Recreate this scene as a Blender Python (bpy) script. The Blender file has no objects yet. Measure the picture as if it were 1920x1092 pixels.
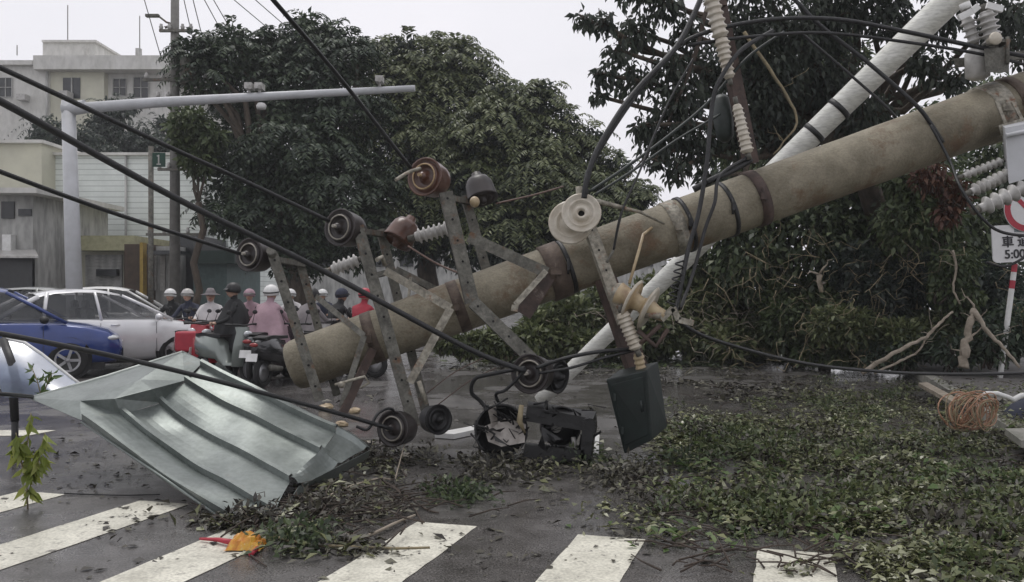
import bpy, math, random
import numpy as np
from mathutils import Vector, Matrix, Euler

# ------------------------------------------------------------------ camera
F, CX, HY, H = 1600.0, 960.0, 550.0, 1.45      # focal length in photo pixels, principal point, horizon row, eye height
sc = bpy.context.scene
COL = sc.collection
cam_d = bpy.data.cameras.new("camera")
cam = bpy.data.objects.new("camera", cam_d)
COL.objects.link(cam)
cam.location = (0, 0, H)
cam.rotation_euler = (math.radians(90), 0, 0)
cam_d.sensor_width = 36.0
cam_d.lens = 36.0 * F / 1920.0
cam_d.shift_y = (HY - 546.0) / 1920.0
cam_d.clip_end = 3000
sc.camera = cam

# ------------------------------------------------------------------ sky, sun, exposure
SUN_EL, SUN_AZ = math.radians(68), math.radians(-30)     # azimuth: 0 = +Y, clockwise
w = bpy.data.worlds.new("World")
sc.world = w
w.use_nodes = True
nt = w.node_tree
nt.nodes.clear()
out = nt.nodes.new("ShaderNodeOutputWorld")
bg = nt.nodes.new("ShaderNodeBackground")
sky = nt.nodes.new("ShaderNodeTexSky")
sky.sky_type = 'NISHITA'
sky.sun_disc = False
sky.sun_elevation = SUN_EL
sky.sun_rotation = SUN_AZ
sky.dust_density = 4.0
hs = nt.nodes.new("ShaderNodeHueSaturation")
hs.inputs["Saturation"].default_value = 0.12
mixw = nt.nodes.new("ShaderNodeMixRGB")
mixw.inputs[0].default_value = 0.86
tcw = nt.nodes.new("ShaderNodeTexCoord")
mpw = nt.nodes.new("ShaderNodeMapping")
mpw.inputs["Scale"].default_value = (1, 1, 3)
nzw = nt.nodes.new("ShaderNodeTexNoise")
nzw.inputs["Scale"].default_value = 1.6
nzw.inputs["Detail"].default_value = 4
crw = nt.nodes.new("ShaderNodeValToRGB")
crw.color_ramp.elements[0].position = 0.3
crw.color_ramp.elements[0].color = (0.69, 0.69, 0.735, 1)
crw.color_ramp.elements[1].position = 0.7
crw.color_ramp.elements[1].color = (0.79, 0.775, 0.82, 1)
mulw = nt.nodes.new("ShaderNodeVectorMath")
mulw.operation = 'SCALE'
mulw.inputs["Scale"].default_value = 11.0
nt.links.new(tcw.outputs["Generated"], mpw.inputs["Vector"])
nt.links.new(mpw.outputs["Vector"], nzw.inputs["Vector"])
nt.links.new(nzw.outputs["Fac"], crw.inputs["Fac"])
nt.links.new(crw.outputs["Color"], mulw.inputs[0])
nt.links.new(sky.outputs[0], hs.inputs["Color"])
nt.links.new(hs.outputs[0], mixw.inputs[1])
nt.links.new(mulw.outputs[0], mixw.inputs[2])
nt.links.new(mixw.outputs[0], bg.inputs[0])
bg.inputs[1].default_value = 0.1
nt.links.new(bg.outputs[0], out.inputs[0])

sd = bpy.data.lights.new("sun", 'SUN')
sd.energy = 1.0
sd.angle = math.radians(25)
sd.color = (1.0, 0.97, 0.92)
so = bpy.data.objects.new("sun", sd)
COL.objects.link(so)
so.rotation_euler = (math.radians(90) - SUN_EL, 0, math.pi - SUN_AZ)
sc.view_settings.view_transform = 'Standard'
sc.view_settings.look = 'None'
sc.view_settings.exposure = 0.26
sc.view_settings.gamma = 1.0

rng = random.Random(7)
nr = np.random.RandomState(11)


# ------------------------------------------------------------------ helpers
def P(px, py, d):
    return Vector(((px - CX) / F * d, d, H - (py - HY) / F * d))


def G(px, py, z=0.0):
    d = (H - z) * F / (py - HY)
    return Vector(((px - CX) / F * d, d, z))


def tag(o, label=None, cat=None, group=None, kind=None):
    if label: o["label"] = label
    if cat: o["category"] = cat
    if group: o["group"] = group
    if kind: o["kind"] = kind
    return o


def empty(name, loc, label=None, cat=None, group=None):
    o = bpy.data.objects.new(name, None)
    o.empty_display_size = 0.2
    COL.objects.link(o)
    o.location = loc
    return tag(o, label, cat, group)


def origin(o):
    v = Vector((0, 0, 0))
    while o is not None:
        v += Vector(o.location)
        o = o.parent
    return v


class MB:
    def __init__(self):
        self.v, self.f, self.m, self.s = [], [], [], []

    def face(self, idx, m=0, smooth=False):
        self.f.append(idx); self.m.append(m); self.s.append(smooth)

    def poly(self, pts, m=0):
        b = len(self.v)
        self.v += [tuple(p) for p in pts]
        self.face(list(range(b, b + len(pts))), m)

    def box(self, c, s, rot=None, m=0):
        c = Vector(c)
        R = rot if rot is not None else Matrix.Identity(3)
        b = len(self.v)
        for dx in (-.5, .5):
            for dy in (-.5, .5):
                for dz in (-.5, .5):
                    self.v.append(tuple(c + R @ Vector((dx * s[0], dy * s[1], dz * s[2]))))
        for q in ((0, 1, 3, 2), (4, 6, 7, 5), (0, 4, 5, 1), (2, 3, 7, 6), (0, 2, 6, 4), (1, 5, 7, 3)):
            self.face([b + i for i in q], m)

    def hexa(self, q, m=0):
        """8 corners: 4 front (ccw) then the 4 matching back ones"""
        b = len(self.v)
        self.v += [tuple(p) for p in q]
        for f in ((0, 1, 2, 3), (7, 6, 5, 4), (0, 4, 5, 1), (1, 5, 6, 2), (2, 6, 7, 3), (3, 7, 4, 0)):
            self.face([b + i for i in f], m)

    def bar(self, p0, p1, w, t, ref=(0, -1, 0), m=0):
        """flat bar from p0 to p1: width w across, thickness t along ref"""
        p0, p1 = Vector(p0), Vector(p1)
        d = (p1 - p0)
        L = d.length
        d.normalize()
        n = Vector(ref) - d * Vector(ref).dot(d)
        n.normalize()
        s = d.cross(n)
        R = Matrix((d, s, n)).transposed()
        self.box((p0 + p1) / 2, (L, w, t), R, m)
        return d, s, n

    def channel(self, p0, p1, w, dp, t=0.008, ref=(0, -1, 0), m=0, holes=False):
        """C-channel: web facing ref with two flanges going back"""
        d, s, n = self.bar(p0, p1, w, t, ref, m)
        p0, p1 = Vector(p0), Vector(p1)
        for k in (-1, 1):
            off = s * (k * (w / 2 - t / 2)) - n * (dp / 2 + t / 2 + .0005)
            a, b = p0 + off, p1 + off
            R = Matrix((d, s, n)).transposed()
            self.box((a + b) / 2, ((b - a).length - .002, t, dp), R, m)
        if holes:
            L = (p1 - p0).length
            k = 0.06
            while k < L - 0.03:
                c = p0 + d * k + n * (t / 2 + .002)
                self.disc(c, n, 0.011, 8, 1)
                k += 0.19

    def disc(self, c, n, r, seg=12, m=0):
        n = Vector(n).normalized()
        a = n.orthogonal().normalized()
        b_ = n.cross(a)
        self.poly([Vector(c) + a * (r * math.cos(2 * math.pi * i / seg)) + b_ * (r * math.sin(2 * math.pi * i / seg)) for i in range(seg)], m)

    def tube(self, pts, rad, seg=8, m=0, cap=True, mfun=None):
        pts = [Vector(p) for p in pts]
        n = len(pts)
        if not hasattr(rad, '__len__'): rad = [rad] * n
        b0 = len(self.v)
        prev = None
        for i, p in enumerate(pts):
            if i == 0: t = pts[1] - pts[0]
            elif i == n - 1: t = pts[-1] - pts[-2]
            else: t = (pts[i + 1] - pts[i - 1])
            t = t.normalized()
            if prev is None:
                a = t.orthogonal().normalized()
            else:
                a = (prev - t * prev.dot(t)).normalized()
            prev = a
            bb = t.cross(a)
            for k in range(seg):
                an = 2 * math.pi * k / seg
                self.v.append(tuple(p + (a * math.cos(an) + bb * math.sin(an)) * rad[i]))
        for i in range(n - 1):
            mm = mfun(i) if mfun else m
            for k in range(seg):
                k2 = (k + 1) % seg
                self.face([b0 + i * seg + k, b0 + i * seg + k2, b0 + (i + 1) * seg + k2, b0 + (i + 1) * seg + k], mm, True)
        if cap:
            self.face([b0 + k for k in range(seg)][::-1], m)
            self.face([b0 + (n - 1) * seg + k for k in range(seg)], m)

    def lathe(self, prof, o, axis, seg=20, m=0, mlist=None, sx=1.0):
        """prof: list of (distance along axis, radius)"""
        o = Vector(o); ax = Vector(axis).normalized()
        a = ax.orthogonal().normalized(); b = ax.cross(a)
        b0 = len(self.v)
        for (z, r) in prof:
            r = max(r, 0.0005)
            for k in range(seg):
                an = 2 * math.pi * k / seg
                self.v.append(tuple(o + ax * z + (a * math.cos(an) * sx + b * math.sin(an)) * r))
        for i in range(len(prof) - 1):
            mm = mlist[i] if mlist else m
            for k in range(seg):
                k2 = (k + 1) % seg
                self.face([b0 + i * seg + k, b0 + i * seg + k2, b0 + (i + 1) * seg + k2, b0 + (i + 1) * seg + k], mm, True)

    def torus(self, c, axis, R, r, seg=24, s2=8, m=0):
        ax = Vector(axis).normalized()
        a = ax.orthogonal().normalized(); b = ax.cross(a)
        b0 = len(self.v)
        for i in range(seg):
            an = 2 * math.pi * i / seg
            d = a * math.cos(an) + b * math.sin(an)
            for k in range(s2):
                bn = 2 * math.pi * k / s2
                self.v.append(tuple(Vector(c) + d * (R + r * math.cos(bn)) + ax * (r * math.sin(bn))))
        for i in range(seg):
            i2 = (i + 1) % seg
            for k in range(s2):
                k2 = (k + 1) % s2
                self.face([b0 + i * s2 + k, b0 + i2 * s2 + k, b0 + i2 * s2 + k2, b0 + i * s2 + k2], m, True)

    def sphere(self, c, r, seg=14, rings=9, m=0, scale=(1, 1, 1), rot=None):
        c = Vector(c); b0 = len(self.v)
        R = rot if rot is not None else Matrix.Identity(3)
        for i in range(rings + 1):
            th = math.pi * i / rings
            for k in range(seg):
                an = 2 * math.pi * k / seg
                self.v.append(tuple(c + R @ Vector((r * scale[0] * math.sin(th) * math.cos(an), r * scale[1] * math.sin(th) * math.sin(an), r * scale[2] * math.cos(th)))))
        for i in range(rings):
            for k in range(seg):
                k2 = (k + 1) % seg
                self.face([b0 + i * seg + k, b0 + (i + 1) * seg + k, b0 + (i + 1) * seg + k2, b0 + i * seg + k2], m, True)

    def grid(self, rows, m=0, smooth=True):
        b0 = len(self.v)
        nc = len(rows[0])
        for r in rows:
            self.v += [tuple(p) for p in r]
        for i in range(len(rows) - 1):
            for j in range(nc - 1):
                self.face([b0 + i * nc + j, b0 + i * nc + j + 1, b0 + (i + 1) * nc + j + 1, b0 + (i + 1) * nc + j], m, smooth)

    def build(self, name, mats, parent=None, local=False):
        me = bpy.data.meshes.new(name)
        off = Vector((0, 0, 0)) if (local or parent is None) else origin(parent)
        vs = self.v if off.length == 0 else [(x - off.x, y - off.y, z - off.z) for x, y, z in self.v]
        me.from_pydata(vs, [], self.f)
        if not isinstance(mats, (list, tuple)): mats = [mats]
        for mt in mats: me.materials.append(mt)
        me.polygons.foreach_set("material_index", self.m)
        me.polygons.foreach_set("use_smooth", self.s)
        me.validate()
        me.update()
        o = bpy.data.objects.new(name, me)
        COL.objects.link(o)
        if parent is not None: o.parent = parent
        return o


def single(name, mb, mats, base, label, cat, group=None, kind=None):
    """a thing that is one mesh: vertices in world space, origin moved to base"""
    base = Vector(base)
    mb.v = [(x - base.x, y - base.y, z - base.z) for x, y, z in mb.v]
    o = mb.build(name, mats)
    o.location = base
    return tag(o, label, cat, group, kind)


def copy_tree(o, parent=None):
    c = o.copy()
    COL.objects.link(c)
    c.parent = parent
    for ch in list(o.children):
        copy_tree(ch, c)
    return c


# ------------------------------------------------------------------ materials
def mat(name, col, rough=0.6, metal=0.0, col2=None, scale=6.0, detail=6.0, bump=0.0, bscale=None, spots=None, spot_scale=3.0,
        spot_pos=0.6, trans=0.0, coords="Object", stretch=(1, 1, 1), rough2=None, spec=0.5, coat=0.0, speck=0.0, speck_scale=55):
    m = bpy.data.materials.new(name)
    m.use_nodes = True
    t = m.node_tree
    b = t.nodes["Principled BSDF"]
    b.inputs["Roughness"].default_value = rough
    b.inputs["Metallic"].default_value = metal
    b.inputs["Specular IOR Level"].default_value = spec
    b.inputs["Coat Weight"].default_value = coat
    if trans: b.inputs["Transmission Weight"].default_value = trans
    c4 = (*col, 1)
    tc = t.nodes.new("ShaderNodeTexCoord")
    mp = t.nodes.new("ShaderNodeMapping")
    mp.inputs["Scale"].default_value = stretch
    t.links.new(tc.outputs[coords], mp.inputs["Vector"])
    if col2 is None:
        col2 = tuple(c * 0.72 for c in col)
    nz = t.nodes.new("ShaderNodeTexNoise")
    nz.inputs["Scale"].default_value = scale
    nz.inputs["Detail"].default_value = detail
    nz.inputs["Roughness"].default_value = 0.65
    t.links.new(mp.outputs[0], nz.inputs["Vector"])
    cr = t.nodes.new("ShaderNodeValToRGB")
    cr.color_ramp.elements[0].position = 0.35
    cr.color_ramp.elements[0].color = (*col2, 1)
    cr.color_ramp.elements[1].position = 0.65
    cr.color_ramp.elements[1].color = c4
    t.links.new(nz.outputs["Fac"], cr.inputs["Fac"])
    last = cr.outputs["Color"]
    if spots is not None:
        n2 = t.nodes.new("ShaderNodeTexNoise")
        n2.inputs["Scale"].default_value = spot_scale
        n2.inputs["Detail"].default_value = 8
        n2.inputs["Roughness"].default_value = 0.7
        t.links.new(mp.outputs[0], n2.inputs["Vector"])
        r2 = t.nodes.new("ShaderNodeValToRGB")
        r2.color_ramp.elements[0].position = spot_pos
        r2.color_ramp.elements[0].color = (0, 0, 0, 1)
        r2.color_ramp.elements[1].position = spot_pos + 0.1
        r2.color_ramp.elements[1].color = (1, 1, 1, 1)
        t.links.new(n2.outputs["Fac"], r2.inputs["Fac"])
        mx = t.nodes.new("ShaderNodeMixRGB")
        t.links.new(r2.outputs["Color"], mx.inputs[0])
        t.links.new(last, mx.inputs[1])
        mx.inputs[2].default_value = (*spots, 1)
        last = mx.outputs[0]
    if speck:
        n4 = t.nodes.new("ShaderNodeTexNoise")
        n4.inputs["Scale"].default_value = speck_scale
        n4.inputs["Detail"].default_value = 6
        t.links.new(mp.outputs[0], n4.inputs["Vector"])
        m4 = t.nodes.new("ShaderNodeMapRange")
        m4.inputs["From Min"].default_value = 0.36; m4.inputs["From Max"].default_value = 0.6
        m4.inputs["To Min"].default_value = 1 - speck; m4.inputs["To Max"].default_value = 1 + speck * .3
        t.links.new(n4.outputs["Fac"], m4.inputs["Value"])
        sc4 = t.nodes.new("ShaderNodeVectorMath"); sc4.operation = 'SCALE'
        t.links.new(last, sc4.inputs[0]); t.links.new(m4.outputs[0], sc4.inputs["Scale"])
        last = sc4.outputs[0]
    t.links.new(last, b.inputs["Base Color"])
    if rough2 is not None:
        mr = t.nodes.new("ShaderNodeMapRange")
        mr.inputs["From Min"].default_value = 0.35
        mr.inputs["From Max"].default_value = 0.65
        mr.inputs["To Min"].default_value = rough2
        mr.inputs["To Max"].default_value = rough
        t.links.new(nz.outputs["Fac"], mr.inputs["Value"])
        t.links.new(mr.outputs[0], b.inputs["Roughness"])
    if bump:
        n3 = t.nodes.new("ShaderNodeTexNoise")
        n3.inputs["Scale"].default_value = bscale or scale * 4
        n3.inputs["Detail"].default_value = 5
        t.links.new(mp.outputs[0], n3.inputs["Vector"])
        bp = t.nodes.new("ShaderNodeBump")
        bp.inputs["Strength"].default_value = bump
        bp.inputs["Distance"].default_value = 0.02
        t.links.new(n3.outputs["Fac"], bp.inputs["Height"])
        t.links.new(bp.outputs[0], b.inputs["Normal"])
    return m


def leaf_mat(name, cols, rough=0.5, trans=0.25):
    m = bpy.data.materials.new(name)
    m.use_nodes = True
    t = m.node_tree
    b = t.nodes["Principled BSDF"]
    b.inputs["Roughness"].default_value = rough
    g = t.nodes.new("ShaderNodeNewGeometry")
    tc = t.nodes.new("ShaderNodeTexCoord")
    nz = t.nodes.new("ShaderNodeTexNoise")
    nz.inputs["Scale"].default_value = 0.9
    nz.inputs["Detail"].default_value = 3
    t.links.new(tc.outputs["Object"], nz.inputs["Vector"])
    mx = t.nodes.new("ShaderNodeMath"); mx.operation = 'MULTIPLY_ADD'
    mx.inputs[1].default_value = 0.55
    sb = t.nodes.new("ShaderNodeMath"); sb.operation = 'MULTIPLY'
    sb.inputs[1].default_value = 0.5
    t.links.new(nz.outputs["Fac"], sb.inputs[0])
    t.links.new(g.outputs["Random Per Island"], mx.inputs[0])
    t.links.new(sb.outputs[0], mx.inputs[2])
    cr = t.nodes.new("ShaderNodeValToRGB")
    n = len(cols)
    while len(cr.color_ramp.elements) < n: cr.color_ramp.elements.new(0.5)
    for i, c in enumerate(cols):
        cr.color_ramp.elements[i].position = 0.1 + 0.8 * i / (n - 1)
        cr.color_ramp.elements[i].color = (*c, 1)
    t.links.new(mx.outputs[0], cr.inputs["Fac"])
    t.links.new(cr.outputs["Color"], b.inputs["Base Color"])
    tr = t.nodes.new("ShaderNodeBsdfTranslucent")
    t.links.new(cr.outputs["Color"], tr.inputs["Color"])
    ms = t.nodes.new("ShaderNodeMixShader")
    ms.inputs[0].default_value = trans
    t.links.new(b.outputs[0], ms.inputs[1])
    t.links.new(tr.outputs[0], ms.inputs[2])
    t.links.new(ms.outputs[0], t.nodes["Material Output"].inputs["Surface"])
    return m


def asphalt_mat():
    m = bpy.data.materials.new("asphalt")
    m.use_nodes = True
    t = m.node_tree
    b = t.nodes["Principled BSDF"]
    tc = t.nodes.new("ShaderNodeTexCoord")
    def noise(s, d=6, r=0.6):
        n = t.nodes.new("ShaderNodeTexNoise")
        n.inputs["Scale"].default_value = s
        n.inputs["Detail"].default_value = d
        n.inputs["Roughness"].default_value = r
        t.links.new(tc.outputs["Object"], n.inputs["Vector"])
        return n
    big, mid, fine = noise(0.6, 7, .65), noise(2.6, 8, 0.7), noise(90, 2)
    def ramp(src, a, ca, bb, cb):
        r = t.nodes.new("ShaderNodeValToRGB")
        r.color_ramp.elements[0].position = a; r.color_ramp.elements[0].color = (*ca, 1)
        r.color_ramp.elements[1].position = bb; r.color_ramp.elements[1].color = (*cb, 1)
        t.links.new(src.outputs["Fac"], r.inputs["Fac"])
        return r
    r1 = ramp(mid, 0.35, (0.055, 0.052, 0.05), 0.68, (0.13, 0.124, 0.122))
    r2 = ramp(fine, 0.33, (0.35, 0.35, 0.35), 0.68, (1.7, 1.68, 1.64))
    mu = t.nodes.new("ShaderNodeMixRGB"); mu.blend_type = 'MULTIPLY'; mu.inputs[0].default_value = 1
    t.links.new(r1.outputs[0], mu.inputs[1]); t.links.new(r2.outputs[0], mu.inputs[2])
    t.links.new(mu.outputs[0], b.inputs["Base Color"])
    wet = ramp(big, 0.45, (0.05, 0.05, 0.05), 0.60, (0.42, 0.42, 0.42))
    t.links.new(wet.outputs[0], b.inputs["Roughness"])
    bp = t.nodes.new("ShaderNodeBump")
    bp.inputs["Strength"].default_value = 0.25
    bp.inputs["Distance"].default_value = 0.005
    t.links.new(fine.outputs["Fac"], bp.inputs["Height"])
    bp2 = t.nodes.new("ShaderNodeBump")
    bp2.inputs["Strength"].default_value = 0.14
    bp2.inputs["Distance"].default_value = 0.03
    t.links.new(mid.outputs["Fac"], bp2.inputs["Height"])
    t.links.new(bp.outputs[0], bp2.inputs["Normal"])
    t.links.new(bp2.outputs[0], b.inputs["Normal"])
    return m


M = {}
M['asphalt'] = asphalt_mat()
M['paint'] = mat('road_paint', (0.71, 0.69, 0.59), 0.55, col2=(0.50, 0.485, 0.41), scale=4, detail=10, spots=(0.13, 0.12, 0.11), spot_scale=11, spot_pos=0.575, bump=0.2, bscale=60, speck=.22)
M['pave'] = mat('pavement', (0.16, 0.15, 0.14), 0.8, col2=(0.09, 0.085, 0.08), scale=3, bump=0.3)
M['kerb'] = mat('kerb_concrete', (0.30, 0.29, 0.26), 0.8, col2=(0.18, 0.18, 0.15), scale=5, bump=0.3)
M['concrete'] = mat('pole_concrete', (0.285, 0.255, 0.188), 0.7, col2=(0.125, 0.108, 0.072), scale=2.4, detail=10,
                    spots=(0.15, 0.10, 0.06), spot_scale=1.8, spot_pos=0.55, bump=0.45, bscale=40, speck=.14, speck_scale=60)
M['concrete_end'] = mat('pole_end_concrete', (0.2, 0.19, 0.14), 0.9, col2=(0.1, 0.095, 0.07), scale=8, bump=0.5)
M['galv'] = mat('galvanised_steel', (0.185, 0.18, 0.155), 0.65, 0.25, col2=(0.085, 0.082, 0.07), scale=9, spots=(0.15, 0.085, 0.05), spot_scale=6, spot_pos=0.56, bump=0.3, speck=.25, speck_scale=40)
M['galv_light'] = mat('pale_galvanised_steel', (0.38, 0.36, 0.30), 0.6, 0.2, col2=(0.22, 0.2, 0.16), scale=9, spots=(0.22, 0.12, 0.07), spot_scale=8, spot_pos=0.56, bump=0.3, speck=.35, speck_scale=30)
M['rust'] = mat('rusty_steel', (0.105, 0.07, 0.058), 0.75, 0.2, col2=(0.05, 0.038, 0.034), scale=7, spots=(0.22, 0.19, 0.16), spot_scale=5, spot_pos=0.62, bump=0.3)
M['band'] = mat('rusty_band', (0.15, 0.115, 0.09), 0.7, 0.3, col2=(0.075, 0.055, 0.045), scale=10, bump=0.2)
M['hole'] = mat('dark_hole', (0.012, 0.012, 0.012), 0.9)
M['glaze_dark'] = mat('dark_brown_glaze', (0.04, 0.032, 0.03), 0.4, col2=(0.022, 0.018, 0.018))
M['glaze_brown'] = mat('brown_glaze', (0.12, 0.055, 0.036), 0.3, col2=(0.07, 0.035, 0.025), coat=0.1)
M['ring'] = mat('insulator_ring', (0.34, 0.32, 0.28), 0.45, 0.3, col2=(0.2, 0.18, 0.15), scale=20)
M['ring_gold'] = mat('insulator_ring_worn', (0.42, 0.3, 0.16), 0.5, 0.2, col2=(0.28, 0.2, 0.12), scale=20)
M['porcelain'] = mat('cream_porcelain', (0.60, 0.56, 0.48), 0.3, col2=(0.42, 0.37, 0.29), scale=8, spots=(0.3, 0.22, 0.13), spot_scale=9, spot_pos=0.66)
M['porcelain_tan'] = mat('tan_porcelain', (0.46, 0.37, 0.23), 0.35, col2=(0.28, 0.2, 0.12), scale=8)
M['porcelain_grey'] = mat('grey_porcelain', (0.52, 0.51, 0.49), 0.3, col2=(0.33, 0.32, 0.3), scale=8)
M['cable'] = mat('black_cable', (0.018, 0.019, 0.02), 0.5, col2=(0.011, 0.011, 0.012), scale=20, bump=0.2, bscale=60)
M['cable_grn'] = mat('dark_green_cable', (0.02, 0.03, 0.026), 0.5, col2=(0.012, 0.018, 0.016), scale=20)
M['wire_rust'] = mat('rusty_wire', (0.16, 0.1, 0.08), 0.6, col2=(0.09, 0.06, 0.05), scale=20)
M['white_pole'] = mat('white_pole_paint', (0.70, 0.70, 0.66), 0.45, col2=(0.56, 0.56, 0.51), scale=3, stretch=(1, 1, 4), spots=(0.36, 0.33, 0.27), spot_scale=5, spot_pos=0.62, speck=.2, speck_scale=14)
M['mast'] = mat('pale_mast_paint', (0.52, 0.53, 0.55), 0.5, col2=(0.44, 0.45, 0.46), scale=3)
M['sheet'] = mat('grey_green_sheet_metal', (0.225, 0.25, 0.24), 0.36, 0.5, col2=(0.13, 0.15, 0.14), scale=2.2, detail=8, spots=(0.20, 0.21, 0.19), spot_scale=4.5, spot_pos=0.6, bump=0.15, bscale=5, speck=.12, speck_scale=30)
M['sheet_edge'] = mat('pale_sheet_edge', (0.58, 0.62, 0.58), 0.5, 0.2)
M['boxgreen'] = mat('dark_green_box', (0.015, 0.024, 0.022), 0.5, col2=(0.009, 0.014, 0.013), scale=6, spots=(0.05, 0.06, 0.055), spot_scale=8, spot_pos=0.62, bump=0.1)
M['black'] = mat('black_plastic', (0.016, 0.016, 0.017), 0.5, col2=(0.01, 0.01, 0.01), scale=8, bump=0.2)
M['rubber'] = mat('tyre_rubber', (0.02, 0.02, 0.02), 0.85)
M['inner'] = mat('pale_grimy_reflector', (0.42, 0.39, 0.36), 0.5, col2=(0.17, 0.15, 0.13), scale=7, bump=0.3)
M['white_plastic'] = mat('white_plastic', (0.75, 0.75, 0.74), 0.4, col2=(0.6, 0.6, 0.58))
M['bark'] = mat('bark', (0.10, 0.078, 0.058), 0.9, col2=(0.045, 0.036, 0.028), scale=8, stretch=(1, 1, .3), bump=0.6)
M['bark_pale'] = mat('pale_stripped_wood', (0.36, 0.31, 0.25), 0.8, col2=(0.2, 0.17, 0.13), scale=8, bump=0.4)
M['twig'] = mat('brown_twig', (0.07, 0.052, 0.04), 0.9, col2=(0.035, 0.027, 0.022), scale=8)
M['straw'] = mat('straw_stem', (0.3, 0.25, 0.15), 0.8, col2=(0.17, 0.14, 0.09), scale=8)
LEAF = {
    'dark': leaf_mat('dark_leaves', [(0.018, 0.028, 0.026), (0.038, 0.055, 0.045), (0.075, 0.098, 0.065)], .45, .4),
    'mid': leaf_mat('mid_green_leaves', [(0.03, 0.048, 0.022), (0.065, 0.095, 0.035), (0.14, 0.17, 0.075)]),
    'purple': leaf_mat('dull_dark_leaves', [(0.022, 0.033, 0.026), (0.042, 0.064, 0.04), (0.09, 0.125, 0.06)]),
    'brush': leaf_mat('brush_leaves', [(0.025, 0.034, 0.018), (0.06, 0.08, 0.032), (0.125, 0.15, 0.06), (0.24, 0.26, 0.13)]),
    'litter': leaf_mat('litter_leaves', [(0.03, 0.028, 0.017), (0.065, 0.072, 0.03), (0.13, 0.14, 0.06), (0.24, 0.25, 0.13), (0.5, 0.5, 0.4)], 0.3, 0.1),
    'litter_dark': leaf_mat('sodden_leaves', [(0.016, 0.015, 0.013), (0.035, 0.03, 0.025), (0.07, 0.065, 0.045), (0.15, 0.145, 0.1)], 0.5, 0.05),
    'yellow': leaf_mat('yellow_green_leaves', [(0.12, 0.16, 0.02), (0.22, 0.27, 0.05), (0.36, 0.38, 0.1)], 0.5, 0.35),
    'bright': leaf_mat('bright_green_leaves', [(0.05, 0.09, 0.025), (0.10, 0.16, 0.05), (0.22, 0.28, 0.13)], 0.5, 0.35),
    'green': leaf_mat('green_leaves', [(0.022, 0.032, 0.021), (0.055, 0.078, 0.042), (0.095, 0.13, 0.06), (0.21, 0.24, 0.12)], .45, .35),
    'hang': leaf_mat('hanging_leaves', [(0.03, 0.037, 0.034), (0.055, 0.07, 0.055), (0.095, 0.115, 0.08)], .45, .5),
    'red': leaf_mat('dead_red_brown_leaves', [(0.04, 0.02, 0.014), (0.10, 0.04, 0.026), (0.16, 0.09, 0.05)]),
}


# ------------------------------------------------------------------ foliage
def quads_obj(name, V, mt, parent=None):
    n = V.shape[0]
    me = bpy.data.meshes.new(name)
    if parent is not None:
        V = V - np.array(origin(parent), dtype=np.float64)
    me.vertices.add(n * 4); me.loops.add(n * 4); me.polygons.add(n)
    me.vertices.foreach_set("co", V.reshape(-1).astype(np.float32))
    me.loops.foreach_set("vertex_index", np.arange(n * 4, dtype=np.int32))
    me.polygons.foreach_set("loop_start", np.arange(0, n * 4, 4, dtype=np.int32))
    me.polygons.foreach_set("loop_total", np.full(n, 4, dtype=np.int32))
    me.materials.append(mt)
    me.update(calc_edges=True)
    o = bpy.data.objects.new(name, me)
    COL.objects.link(o)
    if parent is not None: o.parent = parent
    return o


def norm(a):
    return a / np.maximum(np.linalg.norm(a, axis=1, keepdims=True), 1e-6)


def leaf_quads(C, D, N, L, W, bend=0.15):
    D = norm(D)
    S = norm(np.cross(D, N))
    N2 = np.cross(S, D)
    L = L[:, None]; Wd = W[:, None]
    a = C
    b = C + D * L * .45 + S * Wd * .5 + N2 * L * .08
    c = C + D * L - N2 * L * bend
    d = C + D * L * .45 - S * Wd * .5 + N2 * L * .08
    return np.stack([a, b, c, d], axis=1)


def clump_leaves(clumps, n, L, W=None, droop=0.5, sq=0.8, lo=0.5):
    cl = np.array(clumps, dtype=float)          # x y z r
    wt = cl[:, 3] ** 2; wt /= wt.sum()
    k = nr.choice(len(cl), n, p=wt)
    u = norm(nr.normal(size=(n, 3)))
    rr = (lo + (1 - lo) * nr.rand(n) ** .6) * (0.85 + .3 * nr.rand(n))
    C = cl[k, :3] + u * (cl[k, 3] * rr)[:, None] * np.array([1, 1, sq])
    D = u * .6 + nr.normal(size=(n, 3)) * .6 + np.array([0, 0, -droop])
    N = nr.normal(size=(n, 3)) * .6 + np.array([0, 0, 1.0])
    Ls = L * (0.6 + .8 * nr.rand(n))
    Ws = Ls * ((W or L * .45) / L)
    return leaf_quads(C, D, N, Ls, Ws)


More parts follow.
